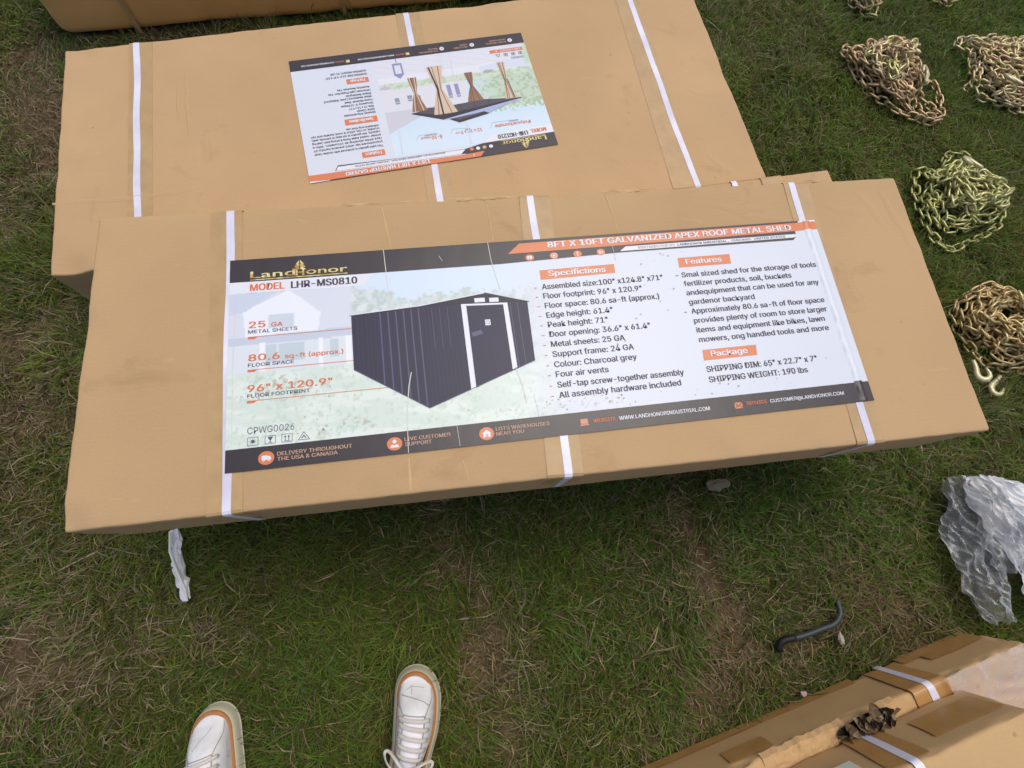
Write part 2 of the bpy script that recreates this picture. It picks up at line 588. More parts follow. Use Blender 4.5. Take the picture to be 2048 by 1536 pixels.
# ---- carton behind
t2 = thing('shipping_carton', 'large cardboard carton behind the others with an upside down gazebo label', 'carton', (.6, 1.0, 0), 'strapped cardboard cartons')
carton_body('carton_body', SECOND, 0.0, ZS, M_card2, t2, r=.005, n=(110, 44, 10), amp=.0010, seed=2, rough_edge=.0012, dents=((-.83, -.34, .05, .010), (-.83, .32, .04, .006), (.85, .0, .07, .006), (-.85, -.05, .06, .005), (.2, .35, .06, .004)))
for (xb, yb, xf, yf) in ((-.106, 1.258, -.050, .6045), (.595, 1.350, .650, .6685), (1.247, 1.439, 1.317, .730)):
    ribbon('strap', across(xb, yb, xf, yf, ZS, .004, .004, .005, .0016), .0155, .0008, M_strap, t2, .004, xb)
for (xb, yb, xf, yf, wd) in ((-.095, 1.259, -.050, .66, .056), (.600, 1.351, .652, .669, .066), (1.243, 1.438, 1.285, .727, .072)):
    ribbon('packing_tape', across(xb, yb, xf, yf, ZS, .004, .15, .005, .0012)[:6] if wd == .056 else across(xb, yb, xf, yf, ZS, .004, .15, .005, .0012), wd, .0003, M_tape, t2)
crease('crease', [(-.250, .774), (-.12, .777), (.06, .795)], ZS + .0004, .014, .0012, M_card2, t2, 1)
crease('crease', [(.020, 1.163), (.030, 1.06), (.041, .957)], ZS + .0006, .010, .0016, M_card2, t2, 2)
crease('crease', [(.005, 1.12), (.012, 1.0)], ZS + .0008, .006, .0014, M_card2, t2, 6)
crease('crease', [(1.36, 1.05), (1.43, 1.03), (1.47, 1.04)], ZS + .0004, .024, .0008, M_card2, t2, 4)
crease('crease', [(1.37, .83), (1.40, .79), (1.39, .76)], ZS + .0004, .024, .0010, M_card2, t2, 5)

# ---- carton with shed label in front
t1 = thing('shipping_carton', 'foremost cardboard carton with a large metal shed label and three white straps', 'carton', (.825, .288, ZT), 'strapped cardboard cartons')
carton_body('carton_body', FRONT, ZT + .001, ZF, M_card, t1, r=.005, n=(150, 48, 10), amp=.0009, seed=1, rough_edge=.0012, dents=((-.82, -.284, .045, .008), (.28, -.289, .055, .005), (-.35, -.289, .05, .004), (-.82, .05, .06, .004), (.05, .289, .06, .004)))
for (xb, xf) in ((.239, .2515), (.8275, .822), (1.4035, 1.400)):
    if xb > 1.4:
        continue
    ribbon('strap', across(xb, .577, xf, 0, ZF, ZT + .01, ZT + .03, .005, .0016), .0145, .0008, M_strap, t1, .003, xb)
pr = across(1.4035, .577, 1.400, 0, ZF, ZT + .01, ZT + .03, .005, .0016)
ribbon('strap', pr, .0145, .0009, M_strap, t1, .004, 5.5)
for (xb, xf, wd) in ((.232, .248, .058), (.836, .817, .064), (1.412, 1.40, .056)):
    ribbon('packing_tape', across(xb, .577, xf, 0, ZF, ZT + .06, ZT + .09, .005, .0012), wd, .0003, M_tape, t1)
for k, (pth, wd, hh, mm) in enumerate([
        ([(.5265, .567), (.532, .52), (.540, .468)], .004, .0012, M_card_edge), ([(.549, .062), (.549, .008)], .005, .0014, M_card_edge),
        ([(.736, .560), (.739, .476)], .003, .001, M_card_edge), ([(.985, .572), (.992, .53), (.998, .484)], .004, .0012, M_card_edge),
        ([(.64, .05), (.648, .015)], .003, .001, M_card_edge),
        ([(1.22, .528), (1.27, .512), (1.33, .525)], .022, .0007, M_card), ([(1.27, .498), (1.33, .490), (1.37, .486)], .020, .0006, M_card),
        ([(1.545, .55), (1.57, .50), (1.585, .45)], .024, .0010, M_card), ([(1.600, .545), (1.619, .47), (1.630, .39)], .022, .0015, M_card),
        ([(1.46, .52), (1.50, .50), (1.56, .49)], .022, .0006, M_card)]):
    crease('crease', pth, ZF + .0004, wd, hh, mm, t1, k + 10)

# torn paper along the back edge
def torn_flap(parent, pts, z, depth, seed, material):
    V = []
    F = []
    P = []
    for a, b in zip(pts[:-1], pts[1:]):
        k = max(2, int((Vector(b) - Vector(a)).length / 0.006))
        for i in range(k):
            P.append(Vector(a).lerp(Vector(b), i / k))
    P.append(Vector(pts[-1]))
    for i, p in enumerate(P):
        e = min(1, min(i, len(P) - 1 - i) / 4)
        d = depth * (0.4 + 1.0 * abs(noise.noise(Vector((i * 0.35, seed, 0))))) * e
        lift = 0.006 * e * (0.5 + noise.noise(Vector((i * .2, seed * 2., 3))))
        V += [(p.x, p.y, z), (p.x, p.y - d * .5, z + lift), (p.x, p.y - d, z + lift * 0.4)]
    for i in range(len(P) - 1):
        a = i * 3
        F += [[a, a + 3, a + 4, a + 1], [a + 1, a + 4, a + 5, a + 2]]
    return mk('torn_edge', V, F, material, parent, smooth=True)

torn_flap(t1, [(.44, .580), (.61, .580)], ZF - .001, .008, 1.0, M_card_edge)
torn_flap(t1, [(.655, .581), (.80, .579)], ZF - .001, .010, 2.0, M_card_edge)
torn_flap(t1, [(.96, .580), (1.10, .580)], ZF - .001, .008, 3.0, M_card_edge)
torn_flap(t1, [(1.43, .580), (1.50, .580)], ZF - .001, .008, 4.0, M_card_edge)

# ---- carton at the top edge of the picture
t4 = thing('shipping_carton', 'cardboard carton behind the gazebo carton, cut off by the top edge of the photo', 'carton', (.36, 1.95, 0), 'strapped cardboard cartons')
carton_body('carton_body', BACK, 0.0, .26, M_card4, t4, r=.035, n=(70, 24, 14), amp=.006, seed=4, rough_edge=.003)
dv = (Vector(BACK[0]) - Vector(BACK[3]))
for f in (.13, .50, .86):
    fx = BACK[0][0] + (BACK[1][0] - BACK[0][0]) * f
    fy = BACK[0][1] + (BACK[1][1] - BACK[0][1]) * f
    ribbon('strap', across(fx - dv.x, fy - dv.y, fx, fy, .26, .004, .004, .035, .008), .013, .0006, M_tape, t4, .003, f)

# ---- two cartons at the lower right
tA = thing('shipping_carton', 'lower cardboard carton at bottom right with a torn top edge and plastic over its end', 'carton', (1.1, -.87, 0), 'strapped cardboard cartons')
carton_body('carton_body', LOWER, 0.0, ZA, M_card3, tA, r=.010, n=(150, 20, 14), amp=.0022, seed=5, rough_edge=.008, top_flat=False)
tB = thing('shipping_carton', 'upper cardboard carton stacked at bottom right with a white label on its side', 'carton', (1.0, -.90, ZA), 'strapped cardboard cartons')
carton_body('carton_body', UPPER, ZA + .004, ZB, M_card3, tB, r=.008, n=(120, 20, 12), amp=.0018, seed=6, rough_edge=.003, top_flat=False)

def along(P0, d, s):
    q = P0 + d * s
    return q

def on_front(P1, s, z, off):
    """point on the camera-facing side of the lower right cartons, s metres from the right end"""
    q = P1 - ua * s + nf * off
    return Vector((q.x, q.y, z))

NF3 = Vector((nf.x, nf.y, 0))
UP = Vector((0, 0, 1))
def a_band(name, P1, s, z0, z1, wd, thick, material, parent, off, over=0.0, rr=.01):
    pts = [(on_front(P1, s, z0, off), NF3), (on_front(P1, s, z1 - rr, off), NF3)]
    if over:
        pts += [(on_front(P1, s, z1 - rr + (rr + off) * math.sin(q), -rr + (rr + off) * math.cos(q)), NF3 * math.cos(q) + UP * math.sin(q)) for q in (.26, .52, .785, 1.05, 1.31)]
        pts += [(on_front(P1, s, z1 + off, -rr), UP), (on_front(P1, s, z1 + off, -over), UP)]
    return ribbon(name, pts, wd, thick, material, parent, .002, s)

sA = (A1 - Vector((1.600, -.503))).dot(ua)
a_band('strap', A1, sA, .004, ZA, .017, .0008, M_strap, tA, .0032, over=.034)
a_band('packing_tape', A1, sA + .002, .02, ZA, .085, .0003, M_tape_amber, tA, .0025, over=.034)
a_band('packing_tape', A1, sA + .42, .085, ZA - .012, .10, .0003, M_tape_amber, tA, .0025)
a_band('packing_tape', A1, sA + .62, .003, ZA - .012, .005, .0003, M_tape_amber, tA, .0025)
# long tape along the bottom and the end of the side
def side_strip(P1, s0, s1, z0, z1, off, material, parent, name='packing_tape', n=40):
    V = []
    F = []
    for i in range(n + 1):
        s = s0 + (s1 - s0) * i / n
        j = .005 * noise.noise(Vector((s * 9, 3.3, z0 * 9)))
        V += [on_front(P1, s, z0, off), on_front(P1, s, z1 + j, off)]
    for i in range(n):
        a = i * 2
        F.append([a, a + 1, a + 3, a + 2])
    return mk(name, V, F, material, parent)

side_strip(A1, sA + .08, 1.0, .004, .032, .0029, M_tape_amber, tA)
side_strip(A1, .02, sA - .05, .004, .045, .0029, M_tape_amber, tA)
side_strip(A1, .02, .17, .045, .075, .0029, M_tape_amber, tA)

sB = (B1 - Vector((1.408, -.566))).dot(ua)
a_band('strap', B1, sB, ZA + .006, ZB, .017, .0008, M_strap, tB, .0030, over=.4, rr=.008)
a_band('packing_tape', B1, sB + .004, ZA + .01, ZB, .085, .0003, M_tape_amber, tB, .0023)
a_band('packing_tape', B1, .10, ZA + .045, ZB - .03, .16, .0003, M_tape_amber, tB, .0021)
# address label on the upper carton
def addr_label():
    s1 = (B1 - Vector((1.327, -.562))).dot(ua)
    V = [on_front(B1, s1, ZA + .078, .0036), on_front(B1, s1 + .10, ZA + .078, .0036), on_front(B1, s1 + .10, ZA + .150, .0036), on_front(B1, s1, ZA + .150, .0036)]
    V2 = [v - NF3 * .0006 for v in V]
    F = [[0, 1, 2, 3], [7, 6, 5, 4], [0, 4, 5, 1], [1, 5, 6, 2], [2, 6, 7, 3], [3, 7, 4, 0]]
    return mk('address_label', V + V2, F, mat('white_address_label', S(226, 226, 214), .5), tB)

addr_label()

# torn hole's shade as a dark patch, and crushed flap on the lower carton
M_hole_shade = mat('painted_hole_shade', S(46, 34, 24), .95, 0, .1)
def torn_hole_shade():
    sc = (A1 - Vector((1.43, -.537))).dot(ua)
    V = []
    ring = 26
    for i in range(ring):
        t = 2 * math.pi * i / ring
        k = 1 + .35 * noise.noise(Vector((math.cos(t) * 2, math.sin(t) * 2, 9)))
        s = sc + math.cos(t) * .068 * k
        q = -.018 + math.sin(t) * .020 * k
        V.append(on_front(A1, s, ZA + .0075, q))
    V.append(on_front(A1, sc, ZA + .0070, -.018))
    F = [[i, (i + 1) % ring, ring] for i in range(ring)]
    return mk('torn_hole_shade', V, F, M_hole_shade, tA)

torn_hole_shade()

def crumple(parent, s0, s1, z, seed, name='crushed_flap'):
    """creased strip of card along the crushed top edge"""
    V = []
    F = []
    n = int(abs(s1 - s0) / .006)
    rows = 7
    for i in range(n + 1):
        s = s0 + (s1 - s0) * i / n
        e = min(1, min(i, n - i) / 5)
        for j in range(rows):
            q = .004 - .036 * j / (rows - 1)
            h = (.0012 + .004 * noise.noise(Vector((s * 42, q * 60, seed))) + .003 * noise.noise(Vector((s * 110, q * 130, seed + 2)))) * e
            V.append(on_front(A1, s, z + h - (.012 if j == 0 else 0), q + .004 * noise.noise(Vector((s * 50, seed, 1)))))
    for i in range(n):
        for j in range(rows - 1):
            a = i * rows + j
            F.append([a, a + rows, a + rows + 1, a + 1])
    return mk(name, V, F, M_card3, parent, smooth=False)

sH = (A1 - Vector((1.43, -.537))).dot(ua)
crumple(tA, sH + .045, sH + .24, ZA + .0004, 3.0)
crumple(tA, sH - .085, sH - .045, ZA + .0004, 7.0)

# dead leaves and soil lodged in the hole
def leaf_clump():
    rnd = random.Random(5)
    V = []
    F = []
    fm = []
    for i in range(34):
        s = sH + rnd.gauss(0, .030)
        q = -.018 + rnd.gauss(0, .010)
        c_ = on_front(A1, s, ZA + .010 + rnd.random() * .014, q)
        size = rnd.uniform(.010, .024)
        rot = Matrix.Rotation(rnd.uniform(0, 6.28), 3, 'Z') @ Matrix.Rotation(rnd.uniform(-1.0, 1.0), 3, 'X') @ Matrix.Rotation(rnd.uniform(-.8, .8), 3, 'Y')
        base = len(V)
        for a in range(4):
            for b in range(3):
                x = (a / 3 - .5) * 2
                y = (b - 1) * math.sqrt(max(.05, 1 - x * x * .9)) * .55
                zz = .35 * (x * x) + rnd.uniform(-.16, .16) + .25 * abs(b - 1)
                V.append(c_ + rot @ Vector((x, y, zz)) * size)
        for a in range(3):
            for b in range(2):
                k = base + a * 3 + b
                F.append([k, k + 3, k + 4, k + 1])
                fm.append(rnd.randrange(3))
    o = mk('dead_leaf_clump', V, F, [mat('dead_leaf_dark', S(92, 74, 54), .9), mat('dead_leaf_grey', S(142, 124, 96), .9), mat('dead_leaf_brown', S(116, 92, 64), .9)], fm=fm, smooth=True, origin=on_front(A1, sH, ZA, -.018))
    tag(o, 'clump of crumpled dead leaves lodged in the torn carton edge', 'leaves')

leaf_clump()

# ------------------------------------------------------------------ clear plastic
def film_mat(name, white=0.45, tint=(0.9, 0.9, 0.92, 1)):
    m = bpy.data.materials.new(name)
    m.use_nodes = True
    nt = m.node_tree
    nt.nodes.clear()
    out = nt.nodes.new('ShaderNodeOutputMaterial')
    tr = nt.nodes.new('ShaderNodeBsdfTransparent')
    tr.inputs[0].default_value = (.97, .97, .97, 1)
    df = nt.nodes.new('ShaderNodeBsdfDiffuse')
    df.inputs[0].default_value = tint
    tl = nt.nodes.new('ShaderNodeBsdfTranslucent')
    tl.inputs[0].default_value = tint
    gl = nt.nodes.new('ShaderNodeBsdfGlossy')
    gl.inputs['Roughness'].default_value = .22
    n = noise_node(m, 15, 5, .6, dist=.8)
    bb = bump(m, n.outputs[0], .12, .004)
    for s_ in (df, tl, gl):
        ln(m, bb, s_.inputs['Normal'])
    m1 = nt.nodes.new('ShaderNodeMixShader')
    m1.inputs[0].default_value = .18
    ln(m, df.outputs[0], m1.inputs[1])
    ln(m, tl.outputs[0], m1.inputs[2])
    lw = nt.nodes.new('ShaderNodeLayerWeight')
    lw.inputs[0].default_value = .35
    ln(m, bb, lw.inputs['Normal'])
    n2 = noise_node(m, 13, 4, .6)
    rr = ramp(m, n2.outputs[0], [(.35, (white * .62,) * 3 + (1,)), (.65, (white,) * 3 + (1,))])
    mx = nt.nodes.new('ShaderNodeMath')
    mx.operation = 'ADD'
    mx.use_clamp = True
    mul = nt.nodes.new('ShaderNodeMath')
    mul.operation = 'MULTIPLY'
    mul.inputs[1].default_value = .55
    ln(m, lw.outputs['Facing'], mul.inputs[0])
    ln(m, rr.outputs[0], mx.inputs[0])
    ln(m, mul.outputs[0], mx.inputs[1])
    m2 = nt.nodes.new('ShaderNodeMixShader')
    ln(m, mx.outputs[0], m2.inputs[0])
    ln(m, tr.outputs[0], m2.inputs[1])
    ln(m, m1.outputs[0], m2.inputs[2])
    m3 = nt.nodes.new('ShaderNodeMixShader')
    fr = nt.nodes.new('ShaderNodeFresnel')
    fr.inputs[0].default_value = 1.5
    ln(m, bb, fr.inputs['Normal'])
    fm_ = nt.nodes.new('ShaderNodeMath')
    fm_.operation = 'MULTIPLY_ADD'
    fm_.inputs[1].default_value = .9
    fm_.inputs[2].default_value = .02
    ln(m, fr.outputs[0], fm_.inputs[0])
    ln(m, fm_.outputs[0], m3.inputs[0])
    ln(m, m2.outputs[0], m3.inputs[1])
    ln(m, gl.outputs[0], m3.inputs[2])
    ln(m, m3.outputs[0], out.inputs[0])
    return m

M_film = film_mat('clear_plastic_film', 1.0, (.97, .965, .96, 1))
M_film_thin = film_mat('thin_plastic_film', .16)

def crumpled_sheet(name, fn, nu, nv, material, parent=None, origin=None, keep=None):
    V = []
    F = []
    for i in range(nu + 1):
        for j in range(nv + 1):
            V.append(fn(i / nu, j / nv))
    for i in range(nu):
        for j in range(nv):
            if keep and not keep((i + .5) / nu, (j + .5) / nv):
                continue
            a = i * (nv + 1) + j
            F.append([a, a + nv + 1, a + nv + 2, a + 1])
    return mk(name, V, F, material, parent, smooth=False, origin=origin)

def ridged(x, y, s, seed):
    return 1 - abs(noise.noise(Vector((x * s, y * s, seed)))) * 2

def film_fn(path_l, path_r, z0, amp, seed, bulge):
    def lerp_path(path, t):
        k = t * (len(path) - 1)
        i = min(int(k), len(path) - 2)
        f = k - i
        return Vector(path[i]).lerp(Vector(path[i + 1]), f)
    def fn(u, v):
        a = lerp_path(path_l, u)
        b = lerp_path(path_r, u)
        p = a.lerp(b, v)
        fold = .010 * noise.noise(Vector((u * 7, v * 9, seed)))
        p = p + Vector((fold, .012 * noise.noise(Vector((u * 8, v * 8, seed + 5)))))
        h = z0 + bulge * math.sin(math.pi * min(1, max(0, v))) * (.6 + .4 * math.sin(u * 3.1))
        h += amp * (ridged(p.x, p.y, 11, seed) * .8 + ridged(p.x, p.y * .6, 26, seed + 3) * .5 + ridged(p.x + p.y * .5, p.y * .4, 55, seed + 6) * .28)
        # long stretched folds
        h += amp * .4 * noise.noise(Vector((u * 2.2 + v * 5.5, v * 2 - u * 4.0, seed + 9))) + amp * .5 * ridged(u + v * 1.7, v - u * .4, 3.1, seed + 11)
        return (p.x, p.y, max(.012, h))
    return fn

tf = thing('plastic_sheet', 'crumpled clear plastic sheet lying on the grass at the right edge', 'plastic sheet', (2.05, -.25, 0))
# left boundary / right boundary paths run from the back to the front
crumpled_sheet('film', film_fn([(1.905, -.070), (1.868, -.16), (1.852, -.25), (1.850, -.32), (1.865, -.375), (1.893, -.428)],
                               [(1.985, -.075), (2.01, -.16), (1.995, -.25), (1.985, -.32), (1.965, -.375), (1.955, -.425)], .030, .018, 1.3, .030), 90, 52, M_film_thin, tf)
crumpled_sheet('film', film_fn([(1.925, -.072), (1.925, -.15), (1.95, -.22), (1.985, -.29), (2.01, -.37), (2.045, -.46)],
                               [(2.02, -.085), (2.15, -.13), (2.26, -.18), (2.32, -.24), (2.34, -.33), (2.36, -.45)], .045, .024, 4.7, .055), 120, 96, M_film, tf)
crumpled_sheet('film', film_fn([(1.915, -.080), (1.915, -.17), (1.91, -.25), (1.925, -.31)],
                               [(1.99, -.10), (2.03, -.18), (2.06, -.26), (2.05, -.32)], .060, .024, 8.1, .030), 70, 48, M_film_thin, tf)

tS = thing('plastic_strip', 'thin torn strip of clear plastic hanging out below the front carton', 'plastic strip', (-.02, -.06, 0))
crumpled_sheet('film', film_fn([(-.046, .02), (-.040, -.03), (-.030, -.08), (-.004, -.140)], [(-.024, .02), (-.018, -.03), (-.006, -.08), (.010, -.132)], .035, .006, 2.2, .012), 50, 12, M_film, tS)
def fold_line():
    pts = [((-.036, .015, .062), UP), ((-.034, -.03, .060), UP), ((-.016, -.075, .058), UP), ((.003, -.115, .055), UP), ((.006, -.14, .05), UP)]
    ribbon('twisted_fold', [(Vector(a), b) for a, b in pts], .0045, .002, mat('white_plastic_fold', S(226, 222, 208), .4), tS, .003, 4)
fold_line()

# plastic draped over the end of the lower carton
def drape(u, v):
    s = -.012 + u * .245
    q = .006 - v * .13
    p = on_front(A1, s, ZA + .012, q)
    h = .004 * ridged(p.x, p.y * .6, 14, 3.0) + .002 * ridged(p.x * .6, p.y, 40, 5.0)
    return (p.x, p.y, p.z + max(0, h))
crumpled_sheet('plastic_wrap', drape, 56, 30, M_film_thin, tA)

# ------------------------------------------------------------------ labels: text engine
class Label:
    """flat sheet with local millimetre coordinates, x to the right and y up as one reads it"""
    def __init__(self, ox, oy, z, ang, k, parent):
        self.o = Vector((ox, oy))
        self.z = z
        self.c, self.s = math.cos(ang), math.sin(ang)
        self.k = k / 1000.0
        self.parent = parent
        self.layers = {}

    def w(self, x, y, lay):
        x *= self.k
        y *= self.k
        return (self.o.x + x * self.c - y * self.s, self.o.y + x * self.s + y * self.c, self.z + lay * .00009)

    def add(self, part, pts2, faces, material, lay, zs=None):
        d = self.layers.setdefault(part, dict(v=[], f=[], fm=[], m=[]))
        b = len(d['v'])
        if zs is None:
            d['v'] += [self.w(x, y, lay) for x, y in pts2]
        else:
            d['v'] += [self.w(x, y, lay + q) for (x, y), q in zip(pts2, zs)]
        if material not in d['m']:
            d['m'].append(material)
        mi = d['m'].index(material)
        for f in faces:
            d['f'].append([b + q for q in f])
            d['fm'].append(mi)

    def poly(self, part, pts, material, lay):
        a = sum(p[0] * q[1] - q[0] * p[1] for p, q in zip(pts, list(pts[1:]) + [pts[0]]))
        if a < 0:
            pts = list(pts)[::-1]
        self.add(part, pts, [list(range(len(pts)))], material, lay)

    def rect(self, part, x0, y0, x1, y1, material, lay):
        self.poly(part, [(x0, y0), (x1, y0), (x1, y1), (x0, y1)], material, lay)

    def disc(self, part, x, y, rx, ry, material, lay, n=22):
        self.poly(part, [(x + rx * math.cos(2 * math.pi * i / n), y + ry * math.sin(2 * math.pi * i / n)) for i in range(n)], material, lay)

    def line(self, part, pts, wd, material, lay):
        for (x0, y0), (x1, y1) in zip(pts[:-1], pts[1:]):
            L = math.hypot(x1 - x0, y1 - y0) or 1
            nx, ny = -(y1 - y0) / L * wd / 2, (x1 - x0) / L * wd / 2
            self.poly(part, [(x0 + nx, y0 + ny), (x1 + nx, y1 + ny), (x1 - nx, y1 - ny), (x0 - nx, y0 - ny)], material, lay)

    def frame(self, part, x0, y0, x1, y1, wd, material, lay):
        self.line(part, [(x0, y0), (x1, y0), (x1, y1), (x0, y1), (x0, y0)], wd, material, lay)

    def build(self):
        base = None
        for part, d in self.layers.items():
            par = self.parent if base is None else base
            o = mk(part.strip(), d['v'], d['f'], d['m'], par, fm=d['fm'])
            if part == 'dirt_specks':
                o['kind'] = 'stuff'
            if base is None:
                base = o
        return base

TEXTS = []
FONT = None
try:      # the sans face that comes with Blender itself; the built-in one otherwise
    FONT = bpy.data.fonts.load(bpy.utils.system_resource('DATAFILES', path='fonts') + '/Inter.woff2')
except Exception:
    FONT = None
def text(lab, part, s, x0, y, x1, cap, material, lay=6, bold=0.0, shear=0.0):
    TEXTS.append((lab, part, s, x0, y, x1, cap, material, lay, bold, shear))

def flush_texts():
    objs = []
    HCAP = {}
    for key in ('logo', 'x'):
        cu = bpy.data.curves.new('t', 'FONT')
        cu.body = 'H'
        if FONT and key == 'x':
            cu.font = FONT
        o = bpy.data.objects.new('t', cu)
        COL.objects.link(o)
        HCAP[key] = o
    for (lab, part, s, x0, y, x1, cap, material, lay, bold, shear) in TEXTS:
        cu = bpy.data.curves.new('t', 'FONT')
        cu.body = s
        cu.size = 1.0
        cu.resolution_u = 3
        if FONT and part != 'logo':
            cu.font = FONT
        cu.shear = shear
        o = bpy.data.objects.new('t', cu)
        COL.objects.link(o)
        objs.append(o)
    dg = bpy.context.evaluated_depsgraph_get()
    dg.update()
    for key, o in list(HCAP.items()):
        me = o.evaluated_get(dg).to_mesh()
        HCAP[key] = max(v.co.y for v in me.vertices)
        o.evaluated_get(dg).to_mesh_clear()
        objs.append(o)
    for o, (lab, part, s, x0, y, x1, cap, material, lay, bold, shear) in zip(objs, TEXTS):
        me = o.evaluated_get(dg).to_mesh()
        n = len(me.vertices)
        co = np.zeros(n * 3)
        me.vertices.foreach_get('co', co)
        co = co.reshape(-1, 3)
        xa, xb = co[:, 0].min(), co[:, 0].max()
        dx = cap * min(.14, .045 + bold * 2.6) if bold > .005 else 0
        sx = (x1 - x0 - dx) / (xb - xa)
        sy = cap / HCAP['logo' if part == 'logo' else 'x']
        P = [(x0 + (a - xa) * sx, y + b * sy) for a, b in co[:, :2]]
        F = [list(p.vertices) for p in me.polygons]
        F2 = []
        for f in F:
            a = 0
            for i in range(len(f)):
                p, q = P[f[i]], P[f[(i + 1) % len(f)]]
                a += p[0] * q[1] - q[0] * p[1]
            F2.append(f if a > 0 else f[::-1])
        par = list(range(n))
        def root_of(q):
            while par[q] != q:
                par[q] = par[par[q]]
                q = par[q]
            return q
        for f in F2:
            for q in f[1:]:
                par[root_of(q)] = root_of(f[0])
        rank = {}
        zs = [.09 * (rank.setdefault(root_of(q), len(rank)) % 7) for q in range(n)]
        lab.add(part, P, F2, material, lay, zs)
        if dx:
            lab.add(part, [(a + dx * .5, b) for a, b in P], F2, material, lay + .7, zs)
            lab.add(part, [(a + dx, b) for a, b in P], F2, material, lay + 1.4, zs)
        o.evaluated_get(dg).to_mesh_clear()
    for o in objs:
        cu = o.data
        bpy.data.objects.remove(o)
        bpy.data.curves.remove(cu)

def picture_grid(lab, part, x0, y0, x1, y1, nx, ny, colfn, lay):
    xs = np.linspace(x0, x1, nx)
    ys = np.linspace(y0, y1, ny)
    X, Y = np.meshgrid(xs, ys)
    Cc = colfn(X, Y)
    idx = np.arange(nx * ny).reshape(ny, nx)
    F = np.stack([idx[:-1, :-1], idx[:-1, 1:], idx[1:, 1:], idx[1:, :-1]], -1).reshape(-1, 4)
    lab.add(part, list(zip(X.ravel().tolist(), Y.ravel().tolist())), F.tolist(), M_picture, lay)
    return np.concatenate([Cc.reshape(-1, 3), np.ones((nx * ny, 1))], 1)

def srgb(a):
    a = np.asarray(a, float) / 255
    return np.where(a <= .04045, a / 12.92, ((a + .055) / 1.055) ** 2.4)

def over(base, mask, col):
    m = np.clip(mask, 0, 1)[..., None]
    return base * (1 - m) + srgb(col) * m

def sstep(a, b, x):
    t = np.clip((x - a) / (b - a), 0, 1)
    return t * t * (3 - 2 * t)

# ------------------------------------------------------------------ label of the front carton
LA = Label(.247, .0665, ZF + .0021, R(.65), 1.0, t1)
LA.rect('shipping_label', 0, 0, 1185, 400, M_paper, 0)

def shed_picture(X, Y):
    c = np.ones(X.shape + (3,)) * srgb((217, 221, 229))
    n1 = fbm(X, Y, .05, 50, 4)
    n2 = fbm(X, Y, .16, 60, 3)
    fade = 1 - sstep(470, 640, X)
    sky = c * 0 + srgb((214, 228, 243))
    c2 = sky
    tree_top = 296 + (fbm(X, Y * 0, .02, 70, 3) - .5) * 40 + (n2 - .5) * 22 + 30 * sstep(300, 200, X)
    tm = sstep(4, -4, Y - tree_top)
    c2 = over(c2, tm, (208, 216, 214))
    c2 = over(c2, tm * sstep(.45, .6, n2), (190, 204, 196))
    c2 = over(c2, tm * sstep(.55, .7, n1), (222, 226, 226))
    # house
    hx = sstep(222, 214, X)
    c2 = over(c2, hx * sstep(330, 326, Y), (216, 220, 228))
    gable = in_poly(X, Y, [(24, 292), (106, 331), (162, 280), (156, 240), (30, 240)]).astype(float)
    c2 = over(c2, gable, (236, 238, 242))
    roofl = in_poly(X, Y, [(0, 330), (88, 330), (28, 292), (0, 286)]).astype(float)
    c2 = over(c2, roofl, (204, 210, 224))
    porch = in_poly(X, Y, [(0, 240), (216, 246), (216, 228), (0, 226)]).astype(float)
    c2 = over(c2, porch, (200, 206, 218))
    w1 = in_poly(X, Y, [(70, 283), (115, 283), (115, 256), (70, 256)]).astype(float)
    c2 = over(c2, w1, (206, 214, 222))
    wall = in_poly(X, Y, [(0, 226), (216, 228), (216, 172), (0, 172)]).astype(float)
    c2 = over(c2, wall, (222, 226, 228))
    for (xa, xb) in ((62, 131), (176, 192)):
        c2 = over(c2, ((X > xa) & (X < xb) & (Y > 190) & (Y < 224)).astype(float), (196, 208, 212))
    for xa in (54, 156, 205):
        c2 = over(c2, ((X > xa) & (X < xa + 9) & (Y > 172) & (Y < 228)).astype(float), (240, 241, 243))
    for xa in (84, 108):
        c2 = over(c2, ((X > xa) & (X < xa + 2) & (Y > 190) & (Y < 224)).astype(float), (226, 230, 232))
    # lawn
    gl = sstep(3, -3, Y - (171 + 4 * n1))
    c2 = over(c2, gl, (214, 226, 212))
    stripe = fbm(X * .25, Y + X * .12, .07, 80, 3)
    c2 = over(c2, gl * sstep(.45, .62, stripe), (226, 234, 222))
    c2 = over(c2, gl * sstep(.58, .75, n2), (200, 216, 200))
    hedge = sstep(500, 560, X) * sstep(176, 190, Y) * sstep(262, 240, Y)
    c2 = over(c2, hedge * .6, (214, 222, 214))
    f = fade[..., None]
    # dirt rubbed into the print
    grime = sstep(.62, .72, fbm(X, Y, .11, 90, 4)) * (np.exp(-(((X - 100) / 75) ** 2 + ((Y - 140) / 26) ** 2)) + np.exp(-(((X - 200) / 70) ** 2 + ((Y - 62) / 16) ** 2)))
    out = c * (1 - f) + c2 * f
    gr2 = sstep(.66, .74, fbm(X, Y, .16, 95, 3)) * np.exp(-(((X - 640) / 260) ** 2 + ((Y - 52) / 14) ** 2))
    return over(over(out, grime * .8, (176, 166, 148)), gr2 * .55, (176, 178, 170))

ATTR = {}
ATTR['shed'] = picture_grid(LA, 'printed_picture', 0, 37.5, 700, 352, 280, 130, shed_picture, 1)

